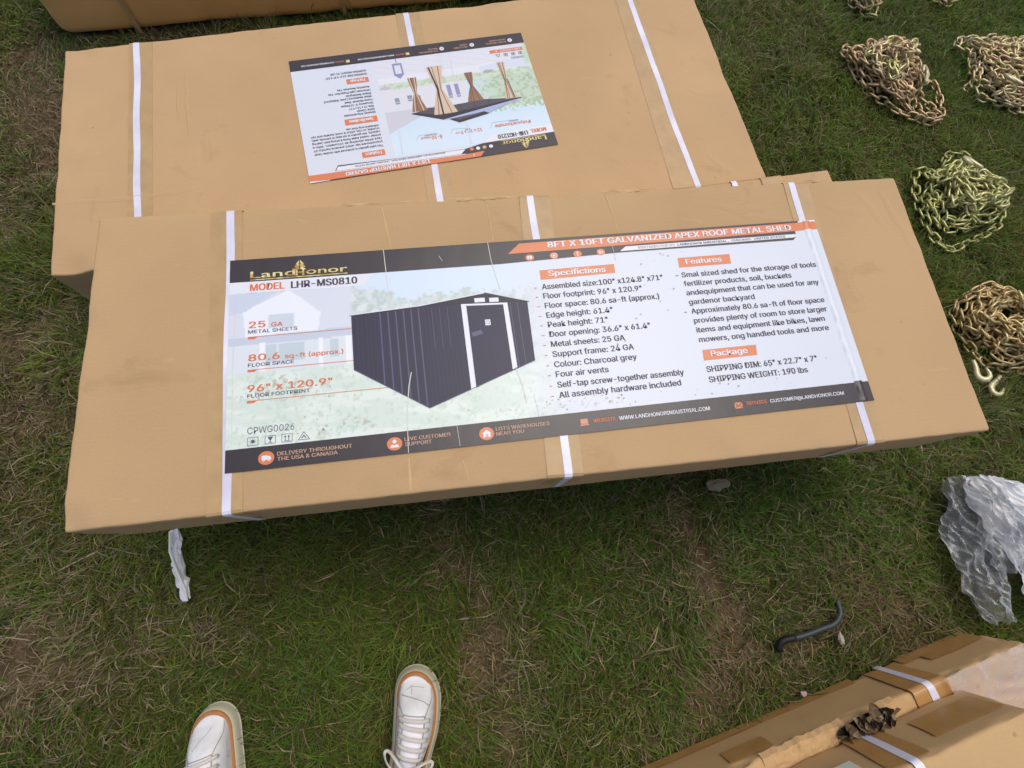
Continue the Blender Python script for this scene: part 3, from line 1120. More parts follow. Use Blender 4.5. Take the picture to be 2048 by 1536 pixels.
# bands
LA.poly('header_band', [(0, 353), (504, 350.5), (745, 356.5), (763, 369), (763, 400), (0, 400)], M_black, 2)
LA.poly('header_band', [(763, 369), (1134, 369.6), (1134, 378), (1148, 400), (763, 400)], M_black, 2)
LA.poly('header_band', [(745, 356.5), (1124, 355.6), (1132, 362), (750, 362)], M_black, 2)
LA.poly('header_band', [(749.5, 359.6), (763, 369.3), (1133, 369.2), (1127, 361.4)], M_white_ink, 3)
LA.poly('header_band', [(523, 371.5), (548, 393), (1185, 396), (1185, 377.5), (1134, 376.5), (760, 373)], M_orange, 3)
LA.poly('header_band', [(1148, 397.0), (1148, 400), (1185, 400), (1185, 396.4)], M_white_ink, 3)
LA.rect('footer_band', 0, 0, 1185, 39, M_black, 2)
for (x, y) in ((565, 360), (614, 360.4), (662, 360.6), (710, 361)):
    LA.disc('header_band', x, y, 8.6, 7.2, M_orange, 4)
# play, camera, f and in marks
LA.rect('play_icon', 560.2, 357.0, 569.8, 363.4, M_white_ink, 5)
LA.poly('play_icon', [(563.6, 358.4), (563.6, 362), (567, 360.2)], M_orange, 6)
LA.frame('camera_icon', 609.6, 356.6, 618.4, 364.2, 1.1, M_white_ink, 5)
LA.disc('camera_icon', 614, 360.4, 2.2, 2.0, M_white_ink, 5)
text(LA, 'letter_icon', 'f', 659.6, 355.6, 664.2, 9.5, M_white_ink, 5, .03)
text(LA, 'letter_pair_icon', 'in', 705.4, 357.4, 714.6, 7.4, M_white_ink, 5, .03)
# logo
text(LA, 'logo', 'Land', 36.5, 359.6, 117.5, 13.6, M_gold, 5, .012)
text(LA, 'logo', 'H', 118.4, 358.6, 134.2, 13.2, M_gold, 5, .02)
text(LA, 'logo', 'onor', 137, 360, 213.6, 13.0, M_gold, 5, .012)
LA.rect('logo', 36.5, 354.9, 213.6, 356.9, M_gold, 5)
def pine(lab, part, cx, y0, k, lay, mater):
    for i, (yy, hw, hh) in enumerate(((0, 11.5, 7.5), (5.6, 10.5, 7.5), (11, 8.2, 8.5))):
        for sx in (-1, 1):
            lab.poly(part, [(cx + sx * .9 * k, y0 + yy * k), (cx + sx * hw * k, y0 + (yy - 1.6) * k), (cx + sx * hw * .72 * k, y0 + (yy + 2.2) * k), (cx + sx * .9 * k, y0 + (yy + hh) * k)], mater, lay)
    lab.rect(part, cx - .5 * k, y0 - 4 * k, cx + .5 * k, y0 + 17 * k, M_black, lay + 1)
pine(LA, 'logo', 126.0, 371.6, 1.0, 5, M_gold)
# model line
LA.poly('model_banner', [(0, 330.5), (240, 327), (263, 351), (0, 353)], M_white_ink, 2)
text(LA, 'model_banner', 'MODEL', 36, 333.6, 98.2, 13.6, M_ink_orange, 6, .030)
text(LA, 'model_banner', 'LHR-MS0810', 109.4, 333.0, 231, 13.8, M_ink, 6, .034)
# facts on the picture
for (s1, xa, xb, ya, s2, xc, xd, lo, xe, xf, yb, ly, lx) in (
        ('25', 35, 64.5, 259, 'GA', 74, 94.5, 'METAL SHEETS', 34.2, 120, 248.2, 241.5, 216),
        ('80.6', 35, 89, 195.2, 'sq-ft (approx.)', 97.5, 200, 'FLOOR SPACE', 34.7, 113.4, 184.3, 178.6, 217),
        ('96" x 120.9"', 34.3, 179, 138, None, 0, 0, 'FLOOR FOOTPRINT', 34.3, 140.3, 127.4, 121.6, 275)):
    PN = {'25': 'sheet_fact', '80.6': 'floor_space_fact'}.get(s1, 'footprint_fact')
    text(LA, PN, s1, xa, ya, xb, 12.4, M_ink_orange, 6, .025)
    if s2:
        text(LA, PN, s2, xc, ya - .3, xd, 8.2, M_ink_orange, 6, .02)
    text(LA, PN, lo, xe, yb, xf, 6.6, M_ink_soft, 6, .012)
    LA.line(PN, [(34, ly), (lx, ly)], 1.1, M_ink_orange, 6)
    LA.poly(PN, [(34, ly - 4), (46, ly - 4), (51, ly), (34, ly)], M_ink_orange, 7)
text(LA, 'handling_marks', 'CPWG0026', 35.3, 62.8, 112.8, 11.4, M_ink_soft, 6)
for x in (36, 64.5, 92):
    LA.frame('handling_marks', x, 42.6, x + 17, 56.4, .8, M_ink_soft, 6)
LA.disc('handling_marks', 44.5, 49.5, 3.4, 3.0, M_ink_soft, 6)
for k in range(8):
    a = k * math.pi / 4
    LA.line('handling_marks', [(44.5 + 4.2 * math.cos(a), 49.5 + 3.8 * math.sin(a)), (44.5 + 5.6 * math.cos(a), 49.5 + 5 * math.sin(a))], .7, M_ink_soft, 7)
LA.poly('handling_marks', [(68.5, 54.5), (77.5, 54.5), (74.5, 49), (71.5, 49)], M_ink_soft, 6)
LA.rect('handling_marks', 72.5, 45.5, 73.5, 49, M_ink_soft, 6)
LA.rect('handling_marks', 70, 44.5, 76, 45.6, M_ink_soft, 6)
for x in (97.5, 103.5):
    LA.rect('handling_marks', x - .5, 45.5, x + .5, 51, M_ink_soft, 6)
    LA.poly('handling_marks', [(x - 2.2, 51), (x + 2.2, 51), (x, 54.6)], M_ink_soft, 6)
LA.line('handling_marks', [(95.5, 44.8), (105.5, 44.8)], .8, M_ink_soft, 7)
LA.line('handling_marks', [(119, 43.5), (138, 43.5), (128.5, 57), (119, 43.5)], .9, M_ink_soft, 6)
LA.line('handling_marks', [(124.5, 46), (128.5, 51), (132, 46)], 1.6, M_ink_soft, 6)
# header title
text(LA, 'title_lettering', '8FT X 10FT GALVANIZED APEX ROOF METAL SHED', 604, 379.3, 1127, 12.4, M_white_ink, 6, .032)
text(LA, 'title_lettering', 'DISTRIBUTED BY', 789, 362.4, 867, 4.6, M_ink_tan, 6, .01)
text(LA, 'title_lettering', 'LANDHONOR INDUSTRIAL ,', 872, 362.4, 983, 4.6, M_ink_soft, 6, .02)
text(LA, 'title_lettering', 'CHICAGO.  UNITED STATES', 989, 362.8, 1108, 4.6, M_ink_soft, 6, .01)
# specification column
LA.poly('specification_lettering', [(579.6, 309.5), (731, 312.6), (731.5, 332), (580, 330.5)], M_orange, 2)
text(LA, 'specification_lettering', 'Specifictions', 596.3, 316.2, 712.5, 11.6, M_white_ink, 6, .03)
rows = [('Assembled size:100" x124.8" x71"', 824.7, 288.9), ('Floor footprint: 96" x 120.9"', 777.6, 269.1), ('Floor space: 80.6 sa-ft (approx.)', 809, 248.8), ('Edge height: 61.4"', 710.4, 228.7), ('Peak height: 71"', 697.2, 209), ('Door opening: 36.6" x 61.4"', 778, 189.3), ('Metal sheets: 25 GA', 723.6, 169.1), ('Support frame: 24 GA', 737.3, 149), ('Colour: Charcoal grey', 739.1, 128.6), ('Four air vents', 680.5, 109.3), ('Self-tap screw-together assembly', 823.5, 89), ('All assembly hardware included', 813.3, 69.3)]
for s_, xe, y in rows:
    text(LA, 'specification_lettering', s_, 579.6, y, xe, 11.2, M_ink, 6, .012)
    LA.rect('specification_lettering', 565, y + 3.6, 570, y + 5.0, M_ink_orange, 6)
# feature column
LA.poly('feature_lettering', [(864, 312.6), (975, 312.8), (976.4, 334.6), (865, 334.4)], M_orange, 2)
text(LA, 'feature_lettering', 'Features', 879.7, 319, 956.9, 11.2, M_white_ink, 6, .03)
feat = [('Smal sized shed for the storage of tools,', 864.8, 1159.4, 290.5), ('fertilizer products, soil, buckets', 865.2, 1095.3, 270.8), ('andequipment that can be used for any', 865.6, 1149.7, 250.8), ('gardenor backyard', 866.2, 1004.5, 230.6), ('Approximately 80.6 sa-ft of floor space', 866.6, 1149.2, 210.8), ('provides plenty of room to store larger', 867, 1148.7, 190.6), ('items and equipment like bikes, lawn', 867.6, 1137.3, 170.6), ('mowers, ong handled tools and more', 868, 1139.5, 150.6)]
for s_, xa, xe, y in feat:
    text(LA, 'feature_lettering', s_, xa, y, xe, 10.8, M_ink, 6, .010)
for y in (290.5, 210.8):
    LA.rect('feature_lettering', 852, y + 3.6, 858, y + 5.0, M_ink_soft, 6)
LA.poly('package_lettering', [(868, 112.8), (977, 113.8), (979.5, 134.8), (870, 134.4)], M_orange, 2)
text(LA, 'package_lettering', 'Package', 884.5, 119.6, 959.5, 11.2, M_white_ink, 6, .03)
text(LA, 'package_lettering', 'SHIPPING DIM: 65" x 22.7" x 7"', 868.9, 89.7, 1095.3, 11.2, M_ink, 6, .010)
text(LA, 'package_lettering', 'SHIPPING WEIGHT: 190 lbs', 868.5, 69, 1069.3, 11.2, M_ink, 6, .010)
# footer
for (x, kind) in ((66.4, 'van'), (280.1, 'person'), (440.5, 'house')):
    LA.disc('footer_band', x, 18.6, 13.2, 11.6, M_orange, 3, 30)
    FI = {'van': 'delivery_notice', 'person': 'support_notice', 'house': 'warehouse_notice'}[kind]
    if kind == 'van':
        LA.rect(FI, x - 7.5, 15.4, x + 2, 23, M_white_ink, 5)
        LA.poly(FI, [(x + 2.2, 15.4), (x + 8, 15.4), (x + 8, 19), (x + 5.4, 22), (x + 2.2, 22)], M_white_ink, 5)
        for dx in (-4, 4.6):
            LA.disc(FI, x + dx, 14.8, 2.1, 1.9, M_white_ink, 6, 12)
            LA.disc(FI, x + dx, 14.8, .9, .8, M_orange, 7, 10)
    elif kind == 'person':
        LA.disc(FI, x, 22.6, 3.4, 3.4, M_white_ink, 5, 14)
        LA.poly(FI, [(x - 7.5, 12), (x + 7.5, 12), (x + 6.6, 16), (x + 3, 17.8), (x, 15.8), (x - 3, 17.8), (x - 6.6, 16)], M_white_ink, 5)
    else:
        LA.poly(FI, [(x - 8, 19.4), (x, 25.4), (x + 8, 19.4), (x + 6.4, 18.6), (x + 6.4, 12), (x - 6.4, 12), (x - 6.4, 18.6)], M_white_ink, 5)
        for dx, dy in ((-2.4, 12.4), (.4, 12.4), (-1, 15.6)):
            LA.frame(FI, x + dx, dy, x + dx + 2.4, dy + 2.4, .6, M_orange, 6)
text(LA, 'delivery_notice', 'DELIVERY THROUGHOUT', 84.2, 20.4, 208.2, 6.4, M_ink_tan, 6, .01)
text(LA, 'delivery_notice', 'THE USA & CANADA', 84.2, 11.6, 184, 6.4, M_ink_tan, 6, .01)
text(LA, 'support_notice', 'LIVE CUSTOMER', 297.5, 21.4, 377.5, 6.4, M_ink_tan, 6, .01)
text(LA, 'support_notice', 'SUPPORT', 297.8, 12.4, 343.9, 6.4, M_ink_tan, 6, .01)
text(LA, 'warehouse_notice', 'LOTS WAREHOUSES', 457.2, 21.8, 554.3, 6.4, M_ink_tan, 6, .01)
text(LA, 'warehouse_notice', 'NEAR YOU', 457, 12.8, 506.8, 6.4, M_ink_tan, 6, .01)
LA.rect('website_line', 611, 16.4, 624.6, 25.6, M_orange, 5)
LA.rect('website_line', 613, 18, 622.6, 24, M_ink_tan, 6)
LA.poly('website_line', [(608.6, 13.6), (626.2, 13.6), (624.6, 16), (611, 16)], M_orange, 5)
text(LA, 'website_line', 'WEBSITE', 634.1, 16.8, 676.9, 6.6, M_ink_orange, 6, .02)
text(LA, 'website_line', 'WWW.LANDHONORINDUSTRIAL.COM', 682.9, 16.4, 856.8, 7.0, M_white_ink, 6, .006)
LA.rect('service_line', 905.6, 13.4, 921, 25, M_orange, 5)
LA.line('service_line', [(905.6, 24.6), (913.3, 17.6), (921, 24.6)], 1.3, M_black, 6)
LA.line('service_line', [(906, 13.8), (911.4, 19.2)], 1.0, M_black, 6)
LA.line('service_line', [(920.6, 13.8), (915.2, 19.2)], 1.0, M_black, 7)
text(LA, 'service_line', 'SERVICE', 929.5, 18, 970.4, 6.4, M_ink_orange, 6, .02)
text(LA, 'service_line', 'CUSTOMER@LANDHONOR.COM', 976.9, 17.6, 1127.6, 6.6, M_white_ink, 6, .006)

# the shed in the picture
def shed(lab):
    P = 'shed_print'
    TL, TR, BR, BL = (216.3, 267.4), (343.2, 273.0), (345.6, 76.2), (217.0, 161.7)
    lab.poly(P, [TL, TR, BR, BL], M_navy, 3)
    lab.poly(P, [TR, (468.1, 288.6), (547.3, 267), (545.6, 146.8), BR], M_navy, 3)
    n = 17
    for i in range(n):
        f = (i + .5) / n
        f = f ** .92
        xt, yt = TL[0] + (TR[0] - TL[0]) * f, TL[1] + (TR[1] - TL[1]) * f
        xb, yb = BL[0] + (BR[0] - BL[0]) * f, BL[1] + (BR[1] - BL[1]) * f
        wv = 1.3 if i % 2 else 2.0
        lab.line(P, [(xt, yt - 2), (xb, yb + 1.5)], wv, M_navy_dark if i % 2 else (M_navy_dark if i < 6 else M_navy_light), 4)
        lab.line(P, [(xt + 3.2, yt - 2), (xb + 3.2, yb + 1.0)], .8, M_navy_dark, 5)
    for i in range(9):
        f = (i + .5) / 10.6
        xt, yt = 343.2 + 77 * f, 273 - 2 * f
        xb, yb = 345.6 + 80 * f, 76.2 + 29 * f
        lab.line(P, [(xt, yt - 1), (xb, yb + 1.5)], 1.2, M_navy_dark, 4)
        if i in (2, 4, 6):
            lab.line(P, [(xt + 3, yt - 4), (xt + 3.4, yt - 86)], .7, M_navy_light, 5)
    for i in range(5):
        f = (i + .5) / 5.2
        lab.line(P, [(510 + 36 * f, 268 - 1 * f), (511.5 + 34 * f, 134 + 13 * f)], 1.1, M_navy_light if i in (0, 2) else M_navy_dark, 4)
    # door
    lab.poly(P, [(430, 269), (500, 266), (501.8, 132.4), (431.5, 104.4)], M_navy, 6)
    lab.line(P, [(465.2, 267.5), (466, 118)], .9, M_navy_dark, 7)
    lab.poly(P, [(434, 212), (452, 216), (456, 208), (436, 204)], M_navy_light, 7)
    # gable and roof
    lab.poly(P, [(343.3, 273.4), (468.1, 288.6), (549, 266.5), (500, 268.5), (420, 272.5)], M_navy_dark, 5)
    lab.poly(P, [(213.6, 266.6), (213.6, 268.6), (343.4, 276.2), (466.9, 292.6), (551, 266), (550.4, 264.6), (468.1, 287.8), (343.4, 273.0)], M_navy_dark, 6)
    lab.line(P, [(214.4, 268.2), (343.4, 275.6), (466.9, 291.6)], 1.7, M_white_ink, 7)
    lab.line(P, [(466.9, 291.6), (550.4, 266)], .8, M_navy_light, 7)
    lab.poly(P, [(420.2, 271), (429.8, 270), (431.5, 104.4), (422.2, 100.4)], M_white_ink, 8)
    lab.poly(P, [(420.2, 271.9), (508.8, 267.4), (508.6, 263.6), (420.2, 268)], M_white_ink, 9)
    lab.poly(P, [(500.1, 266.3), (508.7, 266.2), (510.9, 136.2), (501.8, 132.4)], M_white_ink, 8)
    for (x0, y0, x1) in ((446.6, 273, 466.4), (474.8, 271.2, 492.5)):
        lab.poly(P, [(x0, y0), (x1, y0 - .5), (x1, y0 + 8.2), (x0, y0 + 8.8)], M_white_ink, 8)
    lab.rect(P, 461.8, 224.1, 471.8, 235.8, M_white_ink, 8)
    lab.frame(P, 464, 227, 469.6, 233, .8, M_navy_light, 9)
    lab.line(P, [(217, 161), (345.6, 75.6), (545.6, 146.2)], 1.3, M_navy_light, 9)
shed(LA)
# worn fold lines across the label
for k, (pts, wd) in enumerate([([(283, 400), (286, 330), (289, 274)], 2.0), ([(318, 146), (312, 120), (306, 76), (304, 39)], 2.6), ([(304, 39), (302.6, 0)], 1.8),
                               ([(486, 400), (488, 360), (498, 296)], 1.8), ([(507, 140), (516, 96), (519, 66)], 1.6), ([(388, 378), (394, 366)], 1.2),
                               ([(112, 120), (118, 88), (128, 66)], 1.8), ([(12, 330), (9, 180), (10, 40)], 1.4), ([(735, 384), (737, 340)], 1.2), ([(534, 82), (538, 40)], 1.2), ([(390, 38), (392, 2)], 1.1)]):
    LA.line('fold_line' + ' ' * k, pts, wd * .65, M_crease, 10)
rr_ = random.Random(3)
for (cx, cy, n, sx, sy) in ((90, 150, 6, 18, 10), (175, 132, 4, 6, 8), (40, 137, 6, 8, 6), (170, 60, 16, 40, 10), (660, 56, 40, 110, 9), (820, 345, 10, 30, 10), (760, 230, 14, 60, 40), (1000, 60, 14, 60, 14), (700, 88, 3, 16, 3)):
    for i in range(n):
        x, y = cx + rr_.gauss(0, sx), cy + rr_.gauss(0, sy)
        if x < 4 or x > 1180 or y < 42 or y > 348:
            continue
        a = rr_.uniform(.5, 1.7)
        LA.disc('dirt_specks', x, y, a * rr_.uniform(.8, 1.6), a, M_dirt, 11, 7)

# ------------------------------------------------------------------ label of the gazebo carton
LB = Label(.912, 1.268, ZS + .0021, math.pi + R(7.75), .968, t2)
LB.rect('shipping_label', 0, 0, 660, 402, M_paper, 0)
M_lav = mat('print_lavender', S(150, 146, 178), .4)
M_win = mat('print_window', S(150, 148, 160), .4)
M_curt1 = mat('print_curtain_cream', S(214, 190, 164), .4)
M_curt2 = mat('print_curtain_brown', S(150, 110, 84), .4)
M_curt3 = mat('print_curtain_shadow', S(104, 74, 58), .4)
M_roofd = mat('print_roof_dark', S(84, 78, 84), .4)
M_roofk = mat('print_roof_black', S(54, 44, 52), .4)
M_roofb = mat('print_roof_blue', S(168, 178, 214), .4)
M_skyline = mat('print_bracket_blue', S(170, 192, 206), .4)

def gazebo_picture(X, Y):
    n1 = fbm(X, Y, .05, 150, 4)
    n2 = fbm(X, Y, .14, 160, 3)
    c = np.ones(X.shape + (3,)) * srgb((208, 226, 238))
    c = over(c, sstep(270, 330, Y) * .5, (220, 232, 242))
    tree = sstep(6, -6, Y - (258 - 120 * sstep(60, 190, X) * 0 + (n2 - .5) * 40)) * sstep(210, 120, X + (n1 - .5) * 60)
    c = over(c, tree, (196, 210, 188))
    c = over(c, tree * sstep(.5, .62, n2), (168, 190, 156))
    house = sstep(3, -3, Y - 218) * sstep(196, 206, X)
    c = over(c, house, (222, 220, 224))
    roof = in_poly(X, Y, [(290, 218), (445, 218), (445, 292), (330, 240)]).astype(float)
    c = over(c, roof, (206, 204, 212))
    band = ((Y > 128) & (Y < 140)).astype(float) * sstep(.35, .55, n1 + .1)
    c = over(c, sstep(128, 126, Y), (226, 228, 232))
    g1 = sstep(3, -3, np.abs(Y - 133 - 8 * (n1 - .5)) - 10)
    c = over(c, g1, (206, 218, 196))
    c = over(c, g1 * sstep(.5, .6, n2), (184, 200, 172))
    b1 = np.exp(-(((X - 420) / 22) ** 2 + ((Y - 136) / 8) ** 2) * 1.5)
    c = over(c, sstep(.4, .6, b1), (196, 184, 204))
    b2 = np.exp(-(((X - 128) / 22) ** 2 + ((Y - 124) / 9) ** 2) * 1.5)
    c = over(c, sstep(.4, .6, b2), (170, 168, 170))
    path = in_poly(X, Y, [(0, 122), (0, 98), (70, 92), (150, 104), (150, 118)]).astype(float)
    c = over(c, path * .7, (208, 214, 230))
    patio = sstep(98, 94, Y - (X - 200) * .02)
    c = over(c, patio, (222, 222, 228))
    lines = sstep(1.6, .6, np.abs(((X * .35 + Y * 1.2) % 26) - 13)) * patio
    c = over(c, lines * .5, (200, 198, 208))
    g2 = sstep(24, 8, X) * sstep(120, 110, Y) * sstep(.3, .45, n1)
    c = over(c, g2, (196, 214, 186))
    return c

ATTR['gazebo'] = picture_grid(LB, 'printed_picture', 0, 37.5, 436, 362, 170, 130, gazebo_picture, 1)
LB.rect('footer_band', 0, 0, 660, 38, M_black, 2)
LB.poly('header_band', [(0, 359), (201, 361), (252, 371), (412, 368), (584, 361), (593, 376), (593, 381), (215, 405.5), (215, 402), (0, 402)][:6] + [(591, 378), (255, 386), (215, 402), (0, 402)], M_black, 2)
LB.poly('header_band', [(216, 401.5), (201, 386.2), (255, 388.2), (593, 380.6), (660, 379.0), (660, 396.4), (610, 400.6)], M_orange, 3)
LB.poly('header_band', [(251, 372.2), (265, 385.2), (591, 377.6), (584.5, 365)], M_white_ink, 3)
LB.poly('header_band', [(608, 402), (610, 400.6), (216, 401.2), (215, 402)], M_black, 4)
for (x, m_) in ((181.2, M_white_ink), (199.2, M_ink_tan), (216.7, M_white_ink), (233.8, M_ink_orange)):
    LB.disc('header_band', x, 374.6, 5.4, 5.2, m_, 4, 16)
LB.poly('model_banner', [(0, 333), (89, 335), (179, 340.5), (194, 361.2), (0, 359)], M_white_ink, 2)
text(LB, 'logo', 'Land', 26, 366.4, 80, 14.5, M_gold, 5, .012)
text(LB, 'logo', 'H', 81, 366, 92, 13, M_gold, 5, .02)
text(LB, 'logo', 'onor', 94, 366.4, 152, 13, M_gold, 5, .012)
LB.rect('logo', 26, 362.4, 152, 364.0, M_gold, 5)
pine(LB, 'logo', 87, 379.5, .95, 5, M_gold)
text(LB, 'model_banner', 'MODEL', 18.5, 340.2, 64.3, 11.6, M_ink_orange, 6, .03)
text(LB, 'model_banner', 'LHR-HG1210', 71.5, 342.4, 155.8, 13.4, M_ink, 6, .034)
text(LB, 'material_fact', 'Polycarbonate', 54.6, 308.8, 154.5, 10, M_ink_orange, 6, .016)
text(LB, 'size_fact', '12 x 10 x 9', 192, 312, 250, 10, M_ink_orange, 6, .016)
text(LB, 'size_fact', 'FT', 254, 312, 265, 6, M_ink_orange, 6, .01)
text(LB, 'occupancy_fact', '8-10', 301.8, 313.8, 330, 11, M_ink_orange, 6, .016)
text(LB, 'occupancy_fact', 'PERSON', 333, 313.8, 359, 5.6, M_ink_orange, 6, .01)
text(LB, 'material_fact', 'MATERIAL', 87, 301, 115, 4.2, M_ink_soft, 6, .01)
text(LB, 'size_fact', 'SIZE', 223, 306.6, 236, 4.2, M_ink_soft, 6, .01)
text(LB, 'occupancy_fact', 'OCCUPANCY', 314, 307, 349, 4.2, M_ink_soft, 6, .01)
LB.line('material_fact', [(116, 300.6), (159, 300.2), (169.5, 317)], 1.2, M_skyline, 6)
LB.line('size_fact', [(236, 305.6), (269.5, 302), (278, 316)], 1.2, M_skyline, 6)
LB.line('occupancy_fact', [(349, 306.6), (363, 306), (371, 320)], 1.2, M_skyline, 6)
text(LB, 'title_lettering', '12FT X 10FT HARDTOP GAZEBO', 349.4, 386.0, 569, 10.6, M_white_ink, 6, .034)
text(LB, 'title_lettering', 'DISTRIBUTED BY LANDHONOR INDUSTRIAL, CHICAGO, UNITED STATES', 306, 369.8, 541.8, 5.0, M_ink_soft, 6, .012)
for (y0, y1, xb, s_, xa, xe, base) in ((332.6, 350.8, 518.5, 'Features', 467.5, 509.9, 336.4), (221, 240.5, 545, 'Specifications', 469.4, 534, 226), (88, 105.6, 518.9, 'Package', 468.5, 509.5, 92.4)):
    LB.rect('detail_lettering', 459, y0, xb, y1, M_orange, 2)
    text(LB, 'detail_lettering', s_, xa, base, xe, 9.6, M_white_ink, 6, .03)
para = ['This patio gazebo is produced with double-layer', 'polycarbonate top, which prevents harmful UV', 'rays while allowing air circulation. With a', 'powder-coated metal frame & strong load-bearing', 'capacity, this gazebo is not easy to corrode, peel,', 'crumble, or rust, which is more durable and can', 'withstand long time use']
for i, (s_, y) in enumerate(zip(para, (316.6, 304.6, 293.6, 282.6, 271.8, 261.2, 251.4))):
    text(LB, 'detail_lettering', s_, 459.6, y, 637.4 if i < 6 else 545, 6.2, M_ink, 6, .008)
spec = [('Material: Polycarbonate', 543, 206.4), ('Style: Classic', 508.4, 196.6), ('Size: 12 x 10 x 9 FT', 527.4, 185.8), ('Occupancy: 8-10 People', 546, 174.8), ('Frame Material: Steel', 535.4, 163.8), ('Water Resistance Level: Waterproof', 588.5, 152.4), ('Shape: Rectangular', 529.2, 142.2), ('Ultraviolet Light Protection: Yes', 573, 130.6), ('Assembly Required: Yes', 547.9, 119.4), ('SHIPPING DIM: 62.6" X 8" X 15"', 571.9, 73.8), ('SHIPPING WEIGHT: 91 LBS', 557.2, 62.2)]
for s_, xe, y in spec:
    text(LB, 'detail_lettering', s_, 460.6, y, xe, 6.2, M_ink, 6, .008)
for x in (39.4, 151.8, 239.4):
    LB.disc('footer_band', x, 22.5, 6.6, 6.6, M_white_ink, 3, 18)
    LB.disc('footer_band', x, 22.5, 3.0, 3.0, M_ink_tan, 4, 12)
for x in (337.6, 503.7):
    LB.rect('footer_band', x - 5, 20.5, x + 5, 29.5, M_gold, 3)
for s_, xa, y, xe, m_ in (('DELIVERY THROUGHOUT', 51, 24.2, 112, M_ink_tan), ('THE USA & CANADA', 51, 15.6, 100, M_ink_tan), ('LIVE CUSTOMER', 164, 25.2, 206, M_ink_tan), ('SUPPORT', 164, 16.8, 188, M_ink_tan), ('LOTS WAREHOUSES', 251, 26.4, 306, M_ink_tan), ('NEAR YOU', 251, 18.2, 278, M_ink_tan),
                           ('WEBSITE', 346.4, 22.8, 371.3, M_ink_orange), ('WWW.LANDHONORINDUSTRIAL.COM', 375, 22.6, 475.8, M_white_ink), ('SERVICE', 513, 21.6, 538, M_ink_orange), ('CUSTOMER@LANDHONOR.COM', 540.7, 21.4, 629, M_white_ink)):
    text(LB, 'delivery_notice' if xa < 100 else 'support_notice' if xa < 200 else 'warehouse_notice' if xa < 300 else 'website_line' if xa < 500 else 'service_line', s_, xa, y, xe, 5.0, m_, 6, .012)
LB.rect('box_count_tag', 10.5, 51.5, 108, 63.5, M_orange, 3)
text(LB, 'box_count_tag', 'TWO BOXES   A', 16, 54.4, 92, 6.6, M_white_ink, 6, .012)
text(LB, 'handling_marks', 'CPHG0001', 13.6, 84.5, 52.3, 7.4, M_ink_soft, 6)
for x in (21, 42, 64):
    LB.frame('handling_marks', x - 5, 69, x + 5, 78, 1.2, M_ink_soft, 6)
    LB.disc('handling_marks', x, 73.5, 2.4, 2.4, M_ink_soft, 7, 10)
LB.line('handling_marks', [(80, 69), (93, 69), (86.5, 79), (80, 69)], 1.2, M_ink_soft, 6)
# house details
for (x0, y0, x1, y1) in ((388, 172, 405, 197), (352, 168, 370, 192), (330, 172, 344, 196), (220, 150, 236, 200), (242, 150, 258, 200)):
    LB.rect('gazebo_print', x0, y0, x1, y1, M_paper, 3)
    LB.rect('gazebo_print', x0 + 2.4, y0 + 2.4, x1 - 2.4, y1 - 9, M_win if x0 > 300 else M_lav, 4)
    LB.rect('gazebo_print', x0 + 2.4, y1 - 7, x1 - 2.4, y1 - 2, M_win, 4)
LB.poly('gazebo_print', [(388, 55), (361, 55), (361, 96), (374, 110), (388, 96)], M_lav, 3)
LB.rect('gazebo_print', 366, 62, 383, 92, M_paper, 4)
LB.line('gazebo_print', [(374.5, 53), (374.5, 38)], 3, M_lav, 3)
def curtain(lab, xa, xb, yt, ym, yb, ca, cb, lean=0.0, wide=1.0):
    """tied-back drape in the picture: xa..xb at its hem, narrow at ym, spreading to the roof at yb"""
    cx = (xa + xb) / 2 + lean * .5
    w0 = (xb - xa) / 2
    L = [(cx - w0, yt), (cx - w0 * .75, yt + (ym - yt) * .5), (cx - w0 * .35, ym), (cx - w0 * .9 * wide, ym + (yb - ym) * .45), (cx - w0 * 1.6 * wide, yb)]
    Rr = [(cx + w0, yt), (cx + w0 * .7, yt + (ym - yt) * .5), (cx + w0 * .35, ym), (cx + w0 * .9 * wide, ym + (yb - ym) * .45), (cx + w0 * 1.5 * wide, yb)]
    for i in range(4):
        lab.poly('gazebo_print', [L[i], Rr[i], Rr[i + 1], L[i + 1]], ca, 5)
        for f, m_ in ((.25, cb), (.62, M_curt3), (.8, cb)):
            a = (L[i][0] + (Rr[i][0] - L[i][0]) * f, L[i][1])
            b = (L[i + 1][0] + (Rr[i + 1][0] - L[i + 1][0]) * f, L[i + 1][1])
            lab.line('gazebo_print', [a, b], 1.6 if m_ is M_curt3 else 2.6, m_, 6)
curtain(LB, 174, 198, 119, 166, 220, M_curt2, M_curt3, 0, 1.25)
curtain(LB, 331, 356, 112, 165, 228, M_curt2, M_curt1, 0, 1.1)
curtain(LB, 74, 97, 98, 164, 228, M_curt1, M_curt2, 4, .9)
curtain(LB, 252, 297, 82, 162, 248, M_curt1, M_curt2, 4, .95)
LB.line('gazebo_print', [(291, 84), (281, 160), (283, 250)], 4.5, M_roofk, 7)
LB.line('gazebo_print', [(82, 160), (76, 226)], 2.5, M_roofk, 7)
LB.poly('gazebo_print', [(366, 233), (345, 229), (332, 221), (250, 223), (164, 218), (66, 229), (287, 252)], M_roofd, 4)
for f in (.2, .38, .56, .74):
    LB.line('gazebo_print', [(332 - 250 * f, 222.5 - 3 * f), (300 - 190 * f, 252 - 14 * f)], 1.4, M_roofk, 4.6)
LB.poly('gazebo_print', [(368, 233.8), (360, 231), (290, 252), (58, 228), (58.3, 231), (287, 267)], M_roofk, 8)
LB.poly('gazebo_print', [(287, 266.6), (58.5, 231), (161, 266), (240, 268)], M_roofb, 9)
LB.poly('gazebo_print', [(270, 268.5), (246, 284), (159, 267.5), (172, 259), (196, 262)], M_roofk, 10)
